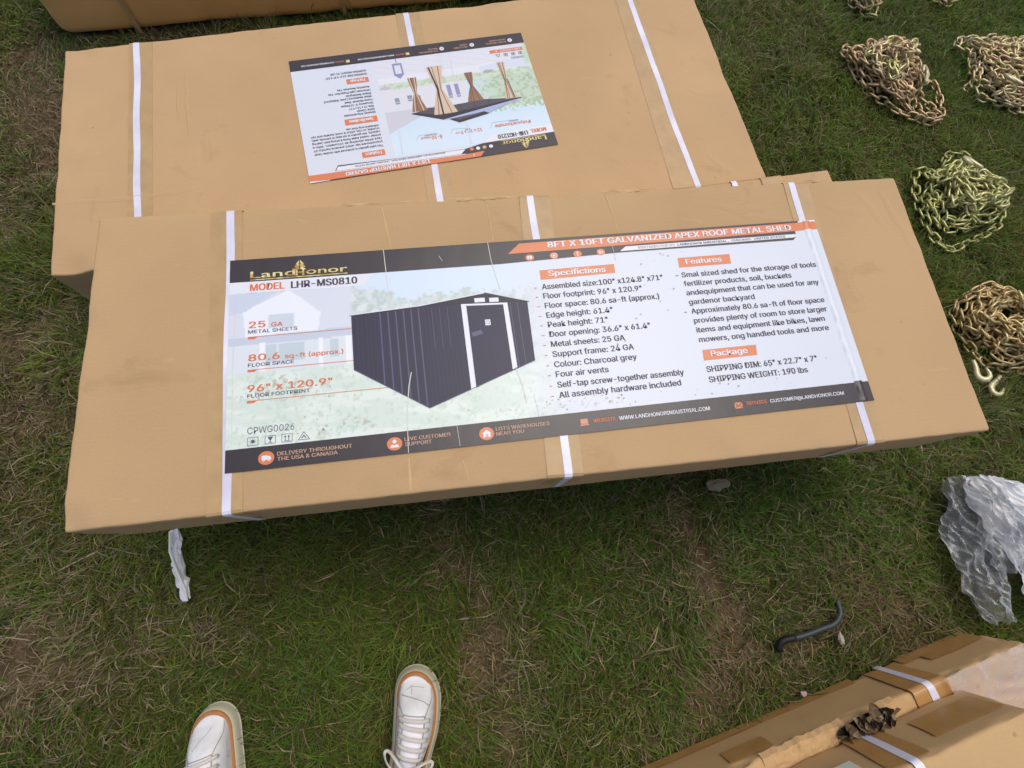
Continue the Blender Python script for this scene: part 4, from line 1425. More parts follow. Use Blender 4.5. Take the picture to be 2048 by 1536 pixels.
LB.poly('gazebo_print', [(262, 268.0), (244, 276), (184, 266), (190, 263)], M_roofd, 11)
for k, (pts, wd) in enumerate((([(224, 58), (228, 140)], 1.6), ([(228, 285), (230, 358)], 3.0), ([(409, 276), (415, 356)], 3.0), ([(232, 390), (233, 400)], 1.6), ([(250, 44), (252, 120)], 1.2))):
    LB.line('fold_line' + ' ' * k, pts, wd, M_paper, 12)

flush_texts()
def finish_label(lab, key):
    base = lab.build()
    for ch in [o for o in bpy.data.objects if o.parent == base and o.name.startswith('printed_picture')]:
        me = ch.data
        at = me.color_attributes.new('print', 'FLOAT_COLOR', 'POINT')
        at.data.foreach_set('color', ATTR[key].astype(np.float32).ravel())
    return base
finish_label(LA, 'shed')
finish_label(LB, 'gazebo')

# paper ridge over the right strap
def label_ridge():
    V = []
    F = []
    fm = []
    n = 60
    for i in range(n + 1):
        y = 2 + 396 * i / n
        xc = 1165 + 2.0 * noise.noise(Vector((y * .02, 1, 1)))
        tw = noise.noise(Vector((y * .06, 4, 1)))
        for k, (dx, h) in enumerate(((-9, 0), (-4.5, .0017 + .0008 * tw), (.5, .0025 + .0006 * tw), (4.5, .0015 - .0008 * tw), (8, 0))):
            p = LA.w(xc + dx, y, 1)
            V.append((p[0], p[1], p[2] + h))
    for i in range(n):
        y = 2 + 396 * (i + .5) / n
        for k in range(4):
            a = i * 5 + k
            F.append([a, a + 1, a + 6, a + 5])
            fm.append(1 if y < 39 else (2 if 378 < y < 396 else 0))
    mk('strap_ridge', V, F, [M_paper, M_black, M_orange], t1, fm=fm, smooth=False)
label_ridge()

# ------------------------------------------------------------------ chains
def chain_mat(name, stops):
    m = mat(name, (.5, .42, .22, 1), .36, .45, .5)
    oi = nd(m, 'ShaderNodeObjectInfo')
    r = ramp(m, oi.outputs['Random'], stops)
    n = noise_node(m, 90, 3)
    r2 = ramp(m, n.outputs[0], [(.3, (.72, .66, .6, 1)), (.7, (1.22, 1.2, 1.1, 1))])
    c = mixc(m, 1.0, r.outputs[0], r2.outputs[0], 'MULTIPLY')
    ln(m, c, bsdf(m).inputs['Base Color'])
    ln(m, bump(m, n.outputs[0], .15, .002), bsdf(m).inputs['Normal'])
    return m

G1, G2, G3, G4 = S(206, 190, 132), S(186, 186, 126), S(188, 156, 134), S(222, 212, 162)
M_ch = {'mixed': chain_mat('yellow_zinc_mixed', [(0, G1), (.35, G3), (.65, G4), (1, G2)]),
        'green': chain_mat('yellow_zinc_greenish', [(0, G2), (.4, S(196, 196, 140)), (.7, S(176, 178, 116)), (1, G4)]),
        'brown': chain_mat('yellow_zinc_brownish', [(0, G1), (.4, S(194, 170, 124)), (.75, S(188, 164, 112)), (1, G4)])}

def link_mesh(name, material):
    """stadium-shaped chain link, long axis x"""
    LL, WW, rad = .0188, .0106, .0036       # half length, half width of centre line, wire radius
    path = []
    st = LL - WW
    for i in range(7):
        a = -math.pi / 2 + math.pi * i / 6
        path.append((st + WW * math.cos(a), WW * math.sin(a)))
    for i in range(7):
        a = math.pi / 2 + math.pi * i / 6
        path.append((-st + WW * math.cos(a), WW * math.sin(a)))
    n = len(path)
    V = []
    F = []
    k = 7
    for i in range(n):
        x, y = path[i]
        xa, ya = path[i - 1]
        xb, yb = path[(i + 1) % n]
        t = Vector((xb - xa, yb - ya, 0)).normalized()
        s = Vector((t.y, -t.x, 0))
        for j in range(k):
            b = 2 * math.pi * j / k
            p = Vector((x, y, 0)) + s * rad * math.cos(b) + Vector((0, 0, 1)) * rad * math.sin(b)
            V.append(p)
    for i in range(n):
        for j in range(k):
            a, b = i * k + j, i * k + (j + 1) % k
            c_, d = ((i + 1) % n) * k + (j + 1) % k, ((i + 1) % n) * k + j
            F.append([a, d, c_, b])
    me = bpy.data.meshes.new(name)
    me.from_pydata([tuple(v) for v in V], [], F)
    me.materials.append(material)
    me.polygons.foreach_set('use_smooth', np.ones(len(F), bool))
    me.update()
    return me

def hook_verts():
    """flat forged grab hook, throat open; lies in xy, ~9 cm long"""
    pts = [(-.045, .004, .0065), (-.035, .002, .008), (-.022, .000, .0095), (-.008, -.004, .0105), (.006, -.010, .0120), (.020, -.010, .0125), (.032, -.002, .0120), (.037, .012, .0110), (.031, .024, .0095), (.018, .029, .0075), (.004, .029, .0050), (-.004, .028, .003)]
    V = []
    F = []
    k = 8
    for i, (x, y, r_) in enumerate(pts):
        a = pts[max(0, i - 1)]
        b = pts[min(len(pts) - 1, i + 1)]
        t = Vector((b[0] - a[0], b[1] - a[1], 0)).normalized()
        s = Vector((t.y, -t.x, 0))
        for j in range(k):
            q = 2 * math.pi * j / k
            V.append(Vector((x, y, 0)) + s * r_ * math.cos(q) + Vector((0, 0, 1)) * min(r_, .008) * math.sin(q))
    for i in range(len(pts) - 1):
        for j in range(k):
            a, b = i * k + j, i * k + (j + 1) % k
            F.append([a, a + k, b + k, b])
    F.append(list(range(k)))
    F.append([(len(pts) - 1) * k + j for j in range(k)][::-1])
    return V, F

def make_hook_mesh(name, material):
    V, F = hook_verts()
    me = bpy.data.meshes.new(name)
    me.from_pydata([tuple(v) for v in V], [], F)
    me.materials.append(material)
    me.polygons.foreach_set('use_smooth', np.ones(len(F), bool))
    me.update()
    return me

M_hook = mat('pale_zinc_hook', S(200, 190, 150), .4, .45, .4)
HOOK = make_hook_mesh('chain_hook', M_hook)
LINKS = {k: link_mesh('chain_link', v) for k, v in M_ch.items()}

def catmull(P, step):
    out = []
    n = len(P)
    for i in range(n - 1):
        p0, p1, p2, p3 = P[max(0, i - 1)], P[i], P[i + 1], P[min(n - 1, i + 2)]
        for k in range(24):
            t = k / 24
            out.append(.5 * ((2 * p1) + (p2 - p0) * t + (2 * p0 - 5 * p1 + 4 * p2 - p3) * t * t + (3 * p1 - p0 - 3 * p2 + p3) * t ** 3))
    res = [out[0]]
    acc = 0
    for a, b in zip(out[:-1], out[1:]):
        d = (b - a).length
        acc += d
        if acc >= step:
            res.append(b)
            acc = 0
    return res

def chain_pile(label, poly, kind, nlinks, hooks, seed, cat='chain'):
    rnd = random.Random(seed)
    cx = sum(p[0] for p in poly) / len(poly)
    cy = sum(p[1] for p in poly) / len(poly)
    root = thing('chain', label, cat, (cx, cy, 0), 'piles of yellow zinc chain on the grass')
    xs = [p[0] for p in poly]
    ys = [p[1] for p in poly]
    inset = [((p[0] - cx) * .90 + cx, (p[1] - cy) * .90 + cy) for p in poly]
    def rp():
        while True:
            x, y = rnd.uniform(min(xs), max(xs)), rnd.uniform(min(ys), max(ys))
            if bool(in_poly(np.array([x]), np.array([y]), inset)[0]):
                return Vector((x, y))
    # control points: first around the rim, then folded back and forth inside
    ctrl = []
    m = len(inset)
    s0 = rnd.randrange(m)
    for k in range(m + 1):
        ctrl.append(Vector(inset[(s0 + k) % m]) + Vector((rnd.gauss(0, .008), rnd.gauss(0, .008))))
    cur = ctrl[-1]
    for k in range(140):
        best = None
        for _ in range(6):
            q = rp()
            d = (q - cur).length
            sc = abs(d - rnd.uniform(.07, .15))
            if best is None or sc < best[0]:
                best = (sc, q)
        cur = best[1]
        ctrl.append(cur)
    pts = catmull(ctrl, .0272)[:nlinks + 1]
    cell = .008
    x0, y0 = min(xs) - .06, min(ys) - .06
    H = np.zeros((int((max(xs) - x0 + .06) / cell) + 2, int((max(ys) - y0 + .06) / cell) + 2)) + .010
    placed = []
    zprev = None
    for i in range(len(pts) - 1):
        a, b = pts[i], pts[i + 1]
        c_ = (a + b) / 2
        yaw = math.atan2(b.y - a.y, b.x - a.x)
        roll = (R(38) if i % 2 else R(-48)) + rnd.gauss(0, .28)
        if rnd.random() < .16:
            roll += R(50)
        hw = .0112 * abs(math.cos(roll)) + .004
        hv = .0112 * abs(math.sin(roll)) + .004
        cells = []
        for u in np.linspace(-.019, .019, 6):
            for v in (-hw, 0, hw):
                px = c_.x + u * math.cos(yaw) - v * math.sin(yaw)
                py = c_.y + u * math.sin(yaw) + v * math.cos(yaw)
                cells.append((int((px - x0) / cell), int((py - y0) / cell)))
        hs = np.array([H[q] for q in cells])
        base = float(np.percentile(hs, 62))
        z = base + hv * .78
        if zprev is not None:
            z = max(base + hv * .55, min(z, zprev + .016))
            z = .6 * z + .4 * max(zprev, hv)
        for q in cells:
            H[q] = max(H[q], min(z + hv * .45, H[q] + .011))
        pitch = 0 if zprev is None else -math.atan2(z - zprev, .029) * .7
        placed.append((c_, z, yaw + rnd.gauss(0, .10), pitch + rnd.gauss(0, .08), roll))
        zprev = z
    order = sorted(range(len(placed)), key=lambda i: -placed[i][1])
    front = set(order[:100])
    me = LINKS[kind]
    rest_v = []
    rest_f = []
    base_v = np.array([v.co[:] for v in me.vertices])
    base_f = [list(p.vertices) for p in me.polygons]
    for i, (c_, z, yaw, pitch, roll) in enumerate(placed):
        Mx = Matrix.Translation((c_.x - cx, c_.y - cy, z)) @ Matrix.Rotation(yaw, 4, 'Z') @ Matrix.Rotation(pitch, 4, 'Y') @ Matrix.Rotation(roll, 4, 'X')
        if i in front:
            o = bpy.data.objects.new('chain_link', me)
            COL.objects.link(o)
            o.parent = root
            o.matrix_local = Mx
        else:
            A = np.array(Mx)
            off = len(rest_v) * len(base_v)
            rest_v.append(base_v @ A[:3, :3].T + A[:3, 3])
            rest_f += [[q + off for q in f] for f in base_f]
    if rest_v:
        o = mk('chain_links', np.concatenate(rest_v) + np.array([cx, cy, 0]), rest_f, me.materials[0], root, smooth=True)
        o['kind'] = 'stuff'
    for (hx, hy, hz, yaw, tilt) in hooks:
        o = bpy.data.objects.new('chain_hook', HOOK)
        COL.objects.link(o)
        o.parent = root
        o.matrix_local = Matrix.Translation((hx - cx, hy - cy, hz)) @ Matrix.Rotation(yaw, 4, 'Z') @ Matrix.Rotation(tilt, 4, 'X') @ Matrix.Scale(.78, 4)
    return root

chain_pile('elongated yellow zinc chain heap beyond the right end of the gazebo carton', [(2.106, 1.455), (2.20, 1.43), (2.29, 1.50), (2.37, 1.46), (2.36, 1.36), (2.41, 1.27), (2.43, 1.15), (2.36, 1.075), (2.26, 1.12), (2.19, 1.19), (2.13, 1.25), (2.12, 1.36)], 'mixed', 340, [(2.318, 1.375, .075, 2.2, .4), (2.325, 1.25, .075, 1.2, .5)], 4)
chain_pile('large chain heap with pinkish links, cut by the right edge near the top', [(2.56, 1.46), (2.70, 1.50), (2.88, 1.47), (2.97, 1.36), (2.90, 1.18), (2.76, 1.10), (2.62, 1.16), (2.52, 1.24), (2.60, 1.34)], 'mixed', 360, [(2.645, 1.22, .078, 2.4, .4)], 9)
chain_pile('rounded greenish chain heap just beyond the right back corner of the shed carton', [(2.195, .93), (2.28, .93), (2.36, 1.0), (2.43, .93), (2.47, .82), (2.45, .72), (2.37, .655), (2.28, .63), (2.20, .60), (2.145, .74)], 'green', 330, [(2.35, .89, .080, 2.4, .4)], 13)
chain_pile('brownish chain heap with two hooks beside the right end of the shed carton', [(2.165, .47), (2.28, .485), (2.40, .43), (2.47, .32), (2.44, .21), (2.33, .19), (2.22, .22), (2.14, .26), (2.125, .37)], 'brown', 340, [(2.118, .208, .055, -1.35, .25), (2.192, .172, .022, -2.3, .1)], 21)
chain_pile('small chain bundle at the top edge of the photo, left of the other', [(2.205, 1.77), (2.235, 1.67), (2.255, 1.59), (2.305, 1.575), (2.315, 1.67), (2.29, 1.78)], 'mixed', 90, [(2.20, 1.70, .03, 1.9, .2)], 33)
chain_pile('chain end at the top edge of the photo, near the right corner', [(2.57, 1.80), (2.585, 1.665), (2.64, 1.635), (2.68, 1.70), (2.69, 1.82)], 'mixed', 70, [], 37)

# ------------------------------------------------------------------ bent rod, scraps
def tube(path, rad, k=10):
    V = []
    F = []
    n = len(path)
    for i, p in enumerate(path):
        p = Vector(p)
        t = (Vector(path[min(n - 1, i + 1)]) - Vector(path[max(0, i - 1)])).normalized()
        a = t.orthogonal() if abs(t.z) > .9 else t.cross(Vector((0, 0, 1))).normalized()
        b = t.cross(a).normalized()
        a = b.cross(t).normalized()
        r_ = rad[i] if isinstance(rad, (list, tuple)) else rad
        for j in range(k):
            q = 2 * math.pi * j / k
            V.append(p + a * r_ * math.cos(q) + b * r_ * math.sin(q))
    for i in range(n - 1):
        for j in range(k):
            F.append([i * k + j, i * k + (j + 1) % k, (i + 1) * k + (j + 1) % k, (i + 1) * k + j])
    F.append(list(range(k))[::-1])
    F.append([(n - 1) * k + j for j in range(k)])
    return V, F

def smooth_path(ctrl, step=.006):
    P = [Vector(c_) for c_ in ctrl]
    return [tuple(v) for v in catmull(P, step)]

M_rod = mat('dark_painted_rod', S(62, 68, 70), .5, .2, .4)
rod = thing('bent_rod', 'dark grey bent metal rod with a black tip lying in the grass', 'metal rod', (1.46, -.38, 0))
rp_ = smooth_path([(1.538, -.330, .018), (1.532, -.362, .026), (1.508, -.382, .028), (1.472, -.389, .028), (1.430, -.397, .027), (1.392, -.401, .026)])
V, F = tube(rp_, .0068)
mk('rod', V, F, M_rod, rod, smooth=True)
V, F = tube(smooth_path([(1.402, -.400, .026), (1.374, -.402, .024), (1.362, -.412, .020), (1.360, -.430, .014)]), .0085)
mk('rubber_tip', V, F, mat('black_rubber', S(24, 24, 26), .6), rod, smooth=True)

def lump(name, center, size, material, seed, label, cat, flat=1.0):
    bm = bmesh.new()
    bmesh.ops.create_icosphere(bm, subdivisions=3, radius=1)
    for v in bm.verts:
        d = 1 + .45 * noise.noise(v.co * 1.6 + Vector((seed, 0, 0))) + .2 * noise.noise(v.co * 5 + Vector((0, seed, 0)))
        v.co = Vector((v.co.x * size[0] * d, v.co.y * size[1] * d, v.co.z * size[2] * d * flat))
    V = [v.co + Vector(center) for v in bm.verts]
    bm.verts.index_update()
    F = [[v.index for v in f.verts] for f in bm.faces]
    bm.free()
    o = mk(name, V, F, material, origin=center)
    return tag(o, label, cat)

lump('stone_flake', (1.292, -.020, .028), (.032, .014, .006), cardboard('grey_flake', S(128, 118, 96), 3.1), 1.0, 'flat grey stone flake on the grass below the front carton', 'stone')
lump('paper_scrap', (1.520, -.418, .022), (.006, .014, .005), mat('pale_scrap', S(172, 166, 146), .8), 2.0, 'small crumpled white scrap below the bent rod', 'scrap')
lump('paper_scrap', (1.391, -.521, .022), (.008, .006, .005), mat('pink_scrap', S(186, 160, 158), .8), 3.0, 'tiny pale pink scrap beside the lower carton', 'scrap')

# ------------------------------------------------------------------ sneakers
def leather():
    m = mat('white_leather', S(228, 228, 226), .42, 0, .45)
    n = noise_node(m, 30, 4, .6)
    n2 = noise_node(m, 300, 3, .6)
    b = bump(m, n.outputs[0], .25, .004)
    ln(m, bump(m, n2.outputs[0], .15, .0006, b), bsdf(m).inputs['Normal'])
    r = ramp(m, n.outputs[0], [(.3, S(216, 216, 214)), (.7, S(236, 236, 234))])
    ln(m, r.outputs[0], bsdf(m).inputs['Base Color'])
    return m

M_leather = leather()
M_lace = mat('off_white_lace', S(208, 202, 192), .8)
M_tongue = mat('white_mesh_tongue', S(236, 232, 238), .7)
M_sole = mat('cream_rubber', S(196, 192, 166), .6)
M_gum = mat('gum_rubber_line', S(176, 116, 66), .55)
M_seam = mat('grey_seam', S(168, 164, 164), .85)
M_shoeblack = mat('black_leather', S(40, 34, 38), .45)
M_lining = mat('dark_lining', S(70, 66, 66), .9)

def sneaker(label, toe, heel_dir, side, bow):
    """side = +1 right foot, -1 left foot; heel_dir is the unit vector from toe to heel"""
    root = thing('sneaker', label, 'sneaker', (toe[0] + heel_dir[0] * .15, toe[1] + heel_dir[1] * .15, 0), 'pair of white sneakers')
    ax = Vector((heel_dir[0], heel_dir[1])).normalized()      # toe to heel
    rt = Vector((-ax.y, ax.x))                                 # to the right of a viewer looking along the toe
    rt = Vector((ax.y * -1, ax.x))
    if rt.x < 0:
        rt = -rt
    LEN = .300
    Z0 = .012
    def prof(s):
        """half width left and right of the centre line at s (0 toe tip, 1 heel)"""
        tip = math.sqrt(max(0, 1 - (1 - min(1, s / .22)) ** 2.3))
        waist = 1 - .17 * math.exp(-((s - .62) / .17) ** 2) - .10 * sstep1(.75, 1.0, s)
        back = math.sqrt(max(0, 1 - max(0, (s - .90) / .10) ** 2.4))
        hw = .0505 * tip * waist * back
        cx_ = side * (-.007 * math.exp(-(s / .16) ** 2) + .004 * math.exp(-((s - .42) / .2) ** 2))
        return hw, cx_
    def sstep1(a, b, x):
        t = max(0, min(1, (x - a) / (b - a)))
        return t * t * (3 - 2 * t)
    def W(s, x, z):
        p = Vector(toe) + ax * (s * LEN) + rt * x
        return Vector((p.x, p.y, Z0 + z))
    # sole outline loop
    ss = [0.0] + [.002, .008, .018, .032, .05, .075, .105, .14] + [.18 + i * .04 for i in range(18)] + [.905, .93, .95, .968, .982, .992, .998]
    def loop(off, z, zt=0.0):
        pts = []
        for s in ss:
            hw, cx_ = prof(s)
            pts.append((s, cx_ + hw))
        for s in ss[::-1][:-1]:
            hw, cx_ = prof(s)
            pts.append((s, cx_ - hw))
        # inward offset in shoe plane
        n = len(pts)
        out = []
        for i in range(n):
            a, b = pts[i - 1], pts[(i + 1) % n]
            tx, ty = (b[0] - a[0]) * LEN, b[1] - a[1]
            l = math.hypot(tx, ty) or 1
            nx, ny = ty / l, -tx / l
            s, x = pts[i]
            toe_lift = zt * math.exp(-(s / .10) ** 2)
            out.append(W(s + nx * off * -1 / LEN, x + ny * off * -1, z + toe_lift))
        return out
    def rings(levels):
        V = []
        for off, z, zt in levels:
            V += loop(off, z, zt)
        n = len(V) // len(levels)
        F = []
        for k in range(len(levels) - 1):
            for i in range(n):
                F.append([k * n + i, k * n + (i + 1) % n, (k + 1) * n + (i + 1) % n, (k + 1) * n + i])
        return V, F, n
    # orientation of the offset: test sign
    test0 = loop(0, 0)
    test1 = loop(-.01, 0)
    cen = sum(test0, Vector()) / len(test0)
    sgn = 1 if (test1[5] - cen).length < (test0[5] - cen).length else -1
    def lv(*L):
        return [(o * sgn, z, zt) for o, z, zt in L]
    V, F, n = rings(lv((.002, 0, 0), (.0002, .004, 0), (-.0005, .014, 0), (-.003, .021, .003), (-.0058, .0255, .006), (-.0075, .026, .007)))
    F.append(list(range(n)))
    mk('sole', V, F, M_sole, root, smooth=True)
    V, F, n = rings(lv((-.0062, .0250, .0066), (-.0066, .0276, .0076), (-.0128, .0300, .0096), (-.0140, .0290, .0096)))
    mk('sole_stripe', V, F, M_gum, root, smooth=True)
    # upper surface
    def hgt(s):
        if s < .5:
            return .034 + .048 * sstep1(.0, .26, s) + .022 * sstep1(.2, .5, s)
        return .104 - .012 * sstep1(.5, .62, s) + .010 * sstep1(.7, 1.0, s)
    def up(s, t, lift=0.0):
        """t in -1..1 across; 0 is the ridge"""
        hw, cx_ = prof(min(.995, max(.004, s * .94 + .035)))
        hw = max(.002, hw - .0122)
        s2 = s * .92 + .042
        h = hgt(s) + lift
        a = t * math.pi / 2
        e = 2 / 2.5
        sx = math.copysign(abs(math.sin(a)) ** e, a)
        cz = abs(math.cos(a)) ** e
        lo = .0255 + .009 * math.exp(-(s / .10) ** 2)
        k = hw * (1.0 + .02 * math.sin(s * 7))
        return W(s2, cx_ + sx * (k + lift * .6), lo + (h - lo) * cz)
    ns, nt_ = 44, 26
    V = []
    F = []
    for i in range(ns + 1):
        for j in range(nt_ + 1):
            s = (i / ns)
            s = s ** 1.25
            V.append(up(s, -1 + 2 * j / nt_))
    for i in range(ns):
        for j in range(nt_):
            a = i * (nt_ + 1) + j
            F.append([a, a + 1, a + nt_ + 2, a + nt_ + 1])
    mk('upper', V, F, M_leather, root, smooth=True)
    def strip_surf(name, s0, s1, t0, t1, lift, material, n1=10, n2=6, tf=None):
        V = []
        F = []
        for i in range(n1 + 1):
            s = s0 + (s1 - s0) * i / n1
            a, b = (t0, t1) if tf is None else tf(s)
            for j in range(n2 + 1):
                V.append(up(s, a + (b - a) * j / n2, lift))
        for i in range(n1):
            for j in range(n2):
                a = i * (n2 + 1) + j
                F.append([a, a + 1, a + n2 + 2, a + n2 + 1])
        return mk(name, V, F, material, root, smooth=True)
    # tongue between the eyestays
    strip_surf('tongue', .245, .60, -.30, .30, .0020, M_tongue, 14, 8)
    # eyestay panels either side with a visible edge
    for q in (-1, 1):
        strip_surf('eyestay', .215, .66, q * .34, q * .80, .0026, M_leather, 16, 8, tf=lambda s, q=q: (q * (.34 + .22 * (1 - sstep1(.215, .26, s))), q * .80))
    def seam(path, rad=.0008, material=M_seam):
        P = []
        for (s0, t0), (s1, t1) in zip(path[:-1], path[1:]):
            for k in range(8):
                f = k / 8
                P.append(tuple(up(s0 + (s1 - s0) * f, t0 + (t1 - t0) * f, .0012)))
        P.append(tuple(up(*path[-1], .0012)))
        V, F = tube(P, rad, 6)
        mk('seam', V, F, material, root, smooth=True)
    seam([(.085, -.74), (.145, -.70), (.205, -.55), (.245, -.36)])
    seam([(.085, .74), (.145, .66), (.205, .45), (.245, .34)])
    if side > 0:
        seam([(.135, -.52), (.140, -.1), (.160, .25), (.185, .50)], .0009)
        seam([(.075, -.12), (.080, .30)], .0005)
        seam([(.075, -.12), (.122, -.10)], .0005)
        seam([(.075, -.12), (.105, -.36)], .0004)
    else:
        seam([(.09, .15), (.14, -.05), (.185, -.25)], .0004)
    seam([(.248, -.32), (.248, .32)], .0013)
    for q in (-1, 1):
        seam([(.25, q * .335), (.42, q * .335), (.62, q * .335)], .0016, M_seam)
        seam([(.30, q * .62), (.325, q * .90)], .0004)
    # laces
    def lace(P, wd=.0078):
        pts = [(Vector(p), n_) for p, n_ in P]
        o = ribbon('lace', pts, wd, .0020, M_lace, root, .0008, len(P) + P[0][0][0])
        for pl in o.data.polygons:
            pl.use_smooth = True
    def nrm(s, t):
        e = .02
        a = up(s + e, t) - up(s - e, t)
        b = up(s, t + e) - up(s, t - e)
        n_ = a.cross(b).normalized()
        return n_ if n_.z > 0 else -n_
    for k in range(5):
        s = .272 + .060 * k
        tt = [-.50, -.46, -.40, -.33, -.25, -.16, -.08, 0, .08, .16, .25, .33, .40, .46, .50]
        if k == 0:
            lace([(up(s, t, .0045), nrm(s, t)) for t in tt])
        else:
            lace([(up(s - .026 + .026 * (t + .5), t, .0058 if abs(t) < .45 else .003), nrm(s, t)) for t in tt])
        for q in (-1, 1):
            c_ = up(s, q * .52, .0032)
            n_ = nrm(s, q * .52)
            V, F = tube([tuple(c_ - n_ * .001), tuple(c_ + n_ * .0022)], .0023, 8)
            mk('eyelet', V, F, M_seam, root)
    # bow
    kn = up(.60, 0, .010)
    def loopbow(dx, dy, lift, wid):
        P = []
        c0 = Vector(kn)
        d = rt * dx + (-ax) * dy
        d3 = Vector((d.x, d.y, 0))
        sd_ = Vector((-d.y, d.x, 0)).normalized() * wid
        for k in range(33):
            a = math.pi * 2 * k / 32 - math.pi
            f = (1 + math.cos(a)) / 2
            p = c0 + d3 * f + sd_ * math.sin(a) * (.35 + .65 * f) + Vector((0, 0, lift * math.sin(f * math.pi) - .012 * f))
            out = Vector((math.sin(a) * .8, .2, .6))
            P.append((p, (Vector((0, 0, 1)) + sd_.normalized() * math.sin(a) * .9).normalized()))
        lace(P, .0062)
    for (dx, dy, lift, wid) in bow:
        loopbow(dx, dy, lift, wid)
    lace([(kn + Vector((rt.x, rt.y, 0)) * -.008, UP), (kn + UP * .006, UP), (kn + Vector((rt.x, rt.y, 0)) * .008, UP)], .010)
    # black curved side mark
    for q in (side,):
        V = []
        F = []
        m = 14
        for i in range(m + 1):
            f = i / m
            s = .455 + .36 * f
            tc_ = .80 - .14 * f + .14 * math.exp(-(f / .16) ** 2) * 0
            hw_ = .13 * math.sin(math.pi * min(1, (f * 1.3 + .12))) ** .7 * (1 - f * .65) + .01
            for j in range(4):
                V.append(up(s, q * (tc_ + hw_ * (j / 3 * 2 - 1)), .0034))
        for i in range(m):
            for j in range(3):
                a = i * 4 + j
                F.append([a, a + 1, a + 5, a + 4])
        mk('side_mark', V, F, M_shoeblack, root, smooth=True)
    # ankle opening and padded collar
    V = []
    F = []
    ring = 28
    for i in range(ring):
        a = 2 * math.pi * i / ring
        V.append(W(.81 + .155 * math.cos(a), .027 * math.sin(a), .112))
    for i in range(ring):
        a = 2 * math.pi * i / ring
        V.append(W(.81 + .12 * math.cos(a), .018 * math.sin(a), .075))
    for i in range(ring):
        F.append([i, (i + 1) % ring, ring + (i + 1) % ring, ring + i])
    F.append(list(range(ring, 2 * ring)))
    mk('lining', V, F, M_lining, root, smooth=True)
    P = [tuple(W(.81 + .158 * math.cos(2 * math.pi * i / 40), .030 * math.sin(2 * math.pi * i / 40), .110)) for i in range(41)]
    V, F = tube(P, .0065, 8)
    mk('collar', V, F, M_leather, root, smooth=True)
    return root

sneaker('white leather sneaker with its bow loops in view, nearer the middle of the photo', (.507, -.344), (-.205, -.979), 1, [(-.048, .034, .016, .011), (.050, .020, .014, .011)])
sneaker('white leather sneaker nearer the bottom left corner, only its toe half in view', (.049, -.362), (.22, -.975), -1, [(.050, .024, .014, .010), (-.044, .008, .012, .010)])

# ------------------------------------------------------------------ grass
def grass_mat():
    m = mat('grass_blades', (.06, .09, .03, 1), .55, 0, .25)
    a = nd(m, 'ShaderNodeAttribute', attribute_name='tint')
    nt = m.node_tree
    ln(m, a.outputs['Color'], bsdf(m).inputs['Base Color'])
    tl = nd(m, 'ShaderNodeBsdfTranslucent')
    ln(m, a.outputs['Color'], tl.inputs[0])
    mx = nd(m, 'ShaderNodeMixShader')
    mx.inputs[0].default_value = .45
    ln(m, bsdf(m).outputs[0], mx.inputs[1])
    ln(m, tl.outputs[0], mx.inputs[2])
    ln(m, mx.outputs[0], nt.nodes['Material Output'].inputs[0])
    return m

